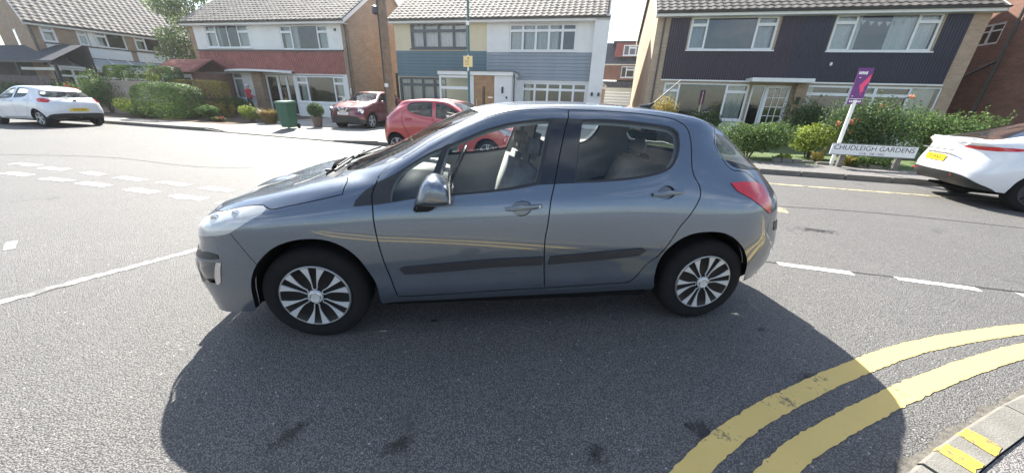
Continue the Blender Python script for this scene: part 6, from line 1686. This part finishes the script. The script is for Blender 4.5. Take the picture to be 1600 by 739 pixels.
# ------------------------------------------------------------------ people
def person(name, label, loc, rz, joints, top_m, leg_m, skin_m, hair_m):
    """joints: one skinned body; clothes are shells grown from the same skeleton"""
    root = empty(name, loc, rz, label, 'person')
    J, E, Rr = joints
    def limb(mb, idx, grow=0.0, scale=None):
        pts = [Vector(J[i]) for i in idx]; n = 14; b0 = len(mb.v); prev = None
        for q, p in enumerate(pts):
            r = Rr[idx[q]]; rx, ry = (r if isinstance(r, tuple) else (r, r))
            d = (pts[min(q + 1, len(pts) - 1)] - pts[max(q - 1, 0)]).normalized()
            ax = Vector((1, 0, 0)) - d * d.x
            ax = ax.normalized() if ax.length > .2 else Vector((0, 1, 0)); ay = d.cross(ax)
            for t in np.linspace(0, 2 * math.pi, n, endpoint=False): mb.v.append(tuple(p + ax * math.cos(t) * (rx + grow) + ay * math.sin(t) * (ry + grow)))
        for q in range(len(pts) - 1):
            for t in range(n): mb.f.append((b0 + q * n + t, b0 + q * n + (t + 1) % n, b0 + (q + 1) * n + (t + 1) % n, b0 + (q + 1) * n + t))
        mb.f.append(tuple(b0 + t for t in reversed(range(n)))); mb.f.append(tuple(b0 + (len(pts) - 1) * n + t for t in range(n)))
    def skin(nm, chains, grow, m):
        mb = MB()
        for c in chains: limb(mb, c, grow)
        o = mb.build(nm, m, root); md = o.modifiers.new('one_surface', 'REMESH'); md.mode = 'VOXEL'; md.voxel_size = .016; md.use_smooth_shade = True
        sm = o.modifiers.new('soft', 'SMOOTH'); sm.iterations = 5
        dg = bpy.context.evaluated_depsgraph_get(); m2 = bpy.data.meshes.new_from_object(o.evaluated_get(dg)); m2.materials.clear(); m2.materials.append(m)
        m2.polygons.foreach_set('use_smooth', [True] * len(m2.polygons)); o.modifiers.clear(); o.data = m2
        return o
    body = skin('body', [[7, 0, 1, 2, 3], [2, 3, 4], [3, 4, 5, 6], [8, 9, 10, 11, 12], [13, 14, 15, 16, 17], [18, 19, 20, 21], [22, 23, 24, 25], [8, 2, 13]], 0, skin_m)
    skin('shirt', [[0, 7, 1, 2, 26], [8, 9, 10, 27], [13, 14, 15, 28], [8, 2, 13]], .017, top_m); skin('trousers', [[29, 0, 7], [30, 18, 19, 20], [31, 22, 23, 24]], .013, leg_m)
    h = Vector(J[5])
    hb = MB(); n = 14
    for j in range(7):
        ph = j / 6 * math.pi * .55
        for i in range(n):
            t = 2 * math.pi * i / n; hb.v.append((h.x + .098 * math.sin(ph) * math.cos(t), h.y + .015 + .112 * math.sin(ph) * math.sin(t), h.z + .02 + .115 * math.cos(ph)))
    for j in range(6):
        for i in range(n): hb.f.append((j * n + i, j * n + (i + 1) % n, (j + 1) * n + (i + 1) % n, (j + 1) * n + i))
    hb.build('hair', hair_m, root, smooth=True)
    nose = MB().tube([(h.x, h.y - .085, h.z + .03), (h.x, h.y - .115, h.z - .012)], [.008, .016], 6); nose.build('nose', skin_m, root, smooth=True)
    for sg in (-1, 1):
        MB().lathe([(.001, -.006), (.011, -.004), (.011, .004), (.001, .006)], 8).build('eye', M_black, root, loc=(h.x + sg * .035, h.y - .088, h.z + .012))
        MB().lathe([(.001, -.012), (.026, -.006), (.026, .006), (.001, .012)], 8).build('ear', skin_m, root, loc=(h.x + sg * .088, h.y + .005, h.z), rot=(0, 0, R(80)))
        s0 = Vector(J[21 if sg < 0 else 25])
        MB().box(-.045, .045, -.2, .07, -.06, .03).build('shoe', M_black, root, bevel=.025, smooth=True, loc=s0)
        # hand: palm with four fingers and a thumb
        w = Vector(J[12 if sg < 0 else 17]); pr = Vector(J[11 if sg < 0 else 16]); d = (w - pr).normalized()
        sd = Vector((sg, 0, 0)) - d * d.x * sg; sd = sd.normalized() if sd.length > .1 else Vector((0, 1, 0)); up = d.cross(sd)
        fm = MB()
        for q in range(4):
            b0 = w + d * .04 + up * (q - 1.5) * .019; L_ = (.07, .08, .075, .06)[q]
            fm.tube([b0, b0 + d * L_ * .5 - sd * .006, b0 + d * L_ * .85 - sd * .025], [.009, .008, .006], 6)
        fm.tube([w + up * .03, w + up * .055 + d * .03 - sd * .01, w + up * .055 + d * .06 - sd * .02], [.010, .009, .007], 6)
        fm.build('fingers', skin_m, root, smooth=True)
    return root
def pose(hgt=1.72, la=((-.27, -.02, 1.12), (-.25, -.20, .98)), ra=((.27, -.02, 1.12), (.25, -.20, .98)), step=.06, lean=0):
    k = hgt / 1.72
    J = [(0, 0, .95), (0, .01, 1.15), (0, .0, 1.36), (0, -.005, 1.47), (0, -.012, 1.53), (0, -.02, 1.61), (0, -.02, 1.68),
         (0, 0, 1.0), (-.17, 0, 1.40), (-.21, 0, 1.33), la[0], la[1], tuple(Vector(la[1]) + (Vector(la[1]) - Vector(la[0])).normalized() * .06),
         (.17, 0, 1.40), (.21, 0, 1.33), ra[0], ra[1], tuple(Vector(ra[1]) + (Vector(ra[1]) - Vector(ra[0])).normalized() * .06),
         (-.095, 0, .88), (-.10, -step, .50), (-.105, step * .6, .14), (-.105, step * .6, .06), (.095, 0, .88), (.10, step * .3, .50), (.105, step, .14), (.105, step, .06)]
    E = [(0, 1), (1, 2), (2, 3), (3, 4), (4, 5), (5, 6), (0, 7), (2, 8), (8, 9), (9, 10), (10, 11), (11, 12), (2, 13), (13, 14), (14, 15), (15, 16), (16, 17), (0, 18), (18, 19), (19, 20), (20, 21), (0, 22), (22, 23), (23, 24), (24, 25)]
    Rr = [(.155, .11), (.15, .105), (.165, .11), .055, .055, (.082, .10), (.07, .085), (.14, .1), .07, .055, .043, .033, .036, .07, .055, .043, .033, .036, .085, .062, .045, .05, .085, .062, .045, .05]
    J += [(0, 0, 1.43), tuple(Vector(la[0]).lerp(Vector(la[1]), .75)), tuple(Vector(ra[0]).lerp(Vector(ra[1]), .75)), (0, 0, .84), (-.06, 0, .97), (.06, 0, .97)]
    Rr += [(.10, .075), .036, .036, (.15, .11), .085, .085]
    J = [(a * k, b * k, c * k) for a, b, c in J]
    return J, E, Rr
M_skin = mat('skin', (.52, .31, .22), .6, var=.06)
M_shirt = mat('red_top', (.50, .035, .05), .85, var=.12); M_shirt2 = mat('coral_top', (.46, .16, .12), .85, var=.1)
M_jean = mat('dark_trousers', (.035, .045, .075), .85, var=.15); M_ghair = mat('grey_hair', (.55, .54, .52), .8); M_bhair = mat('brown_hair', (.06, .035, .02), .7)
pm = person('person', 'person in a red top and dark trousers holding white paper by the porch pier', at(-18.05, 15.0, .25), ST + R(150),
            pose(1.66, ((-.28, -.03, 1.10), (-.16, -.22, 1.02)), ((.29, .02, 1.12), (.24, -.16, .98))), M_shirt, M_jean, M_skin, M_ghair)
MB().box(-.10, .10, -.002, .002, -.07, .07).build('paper', M_white, None, loc=at(-17.72, 14.93, 1.02), rot=(R(60), 0, ST + R(20)))
tag(bpy.data.objects['paper'], 'sheet of white paper in the hand of the person by the porch', 'paper')
person('person', 'person in a coral top standing in the glazed doorway of the white house', at(-17.1, 16.75, .26), ST, pose(1.66, ((-.28, .0, 1.08), (-.25, -.10, .86)), ((.28, .0, 1.08), (.25, -.08, .86)), .02), M_shirt2, M_jean, M_skin, M_bhair)

# ------------------------------------------------------------------ thin scattering air added to imitate lens glare
m, n, l, b, o = nt('lens_glare_air'); n.remove(b)
pv = n.new('ShaderNodeVolumePrincipled'); pv.inputs['Color'].default_value = (.93, .96, 1.0, 1)
pv.inputs['Density'].default_value = .0011; pv.inputs['Anisotropy'].default_value = .78
l.new(pv.outputs[0], o.inputs['Volume'])
hz = MB().box(-122, 122, -122, 122, -1.2, 14.5).build('veil', m)
tag(hz, 'thin added haze hanging over the whole street', 'veil', kind='stuff')
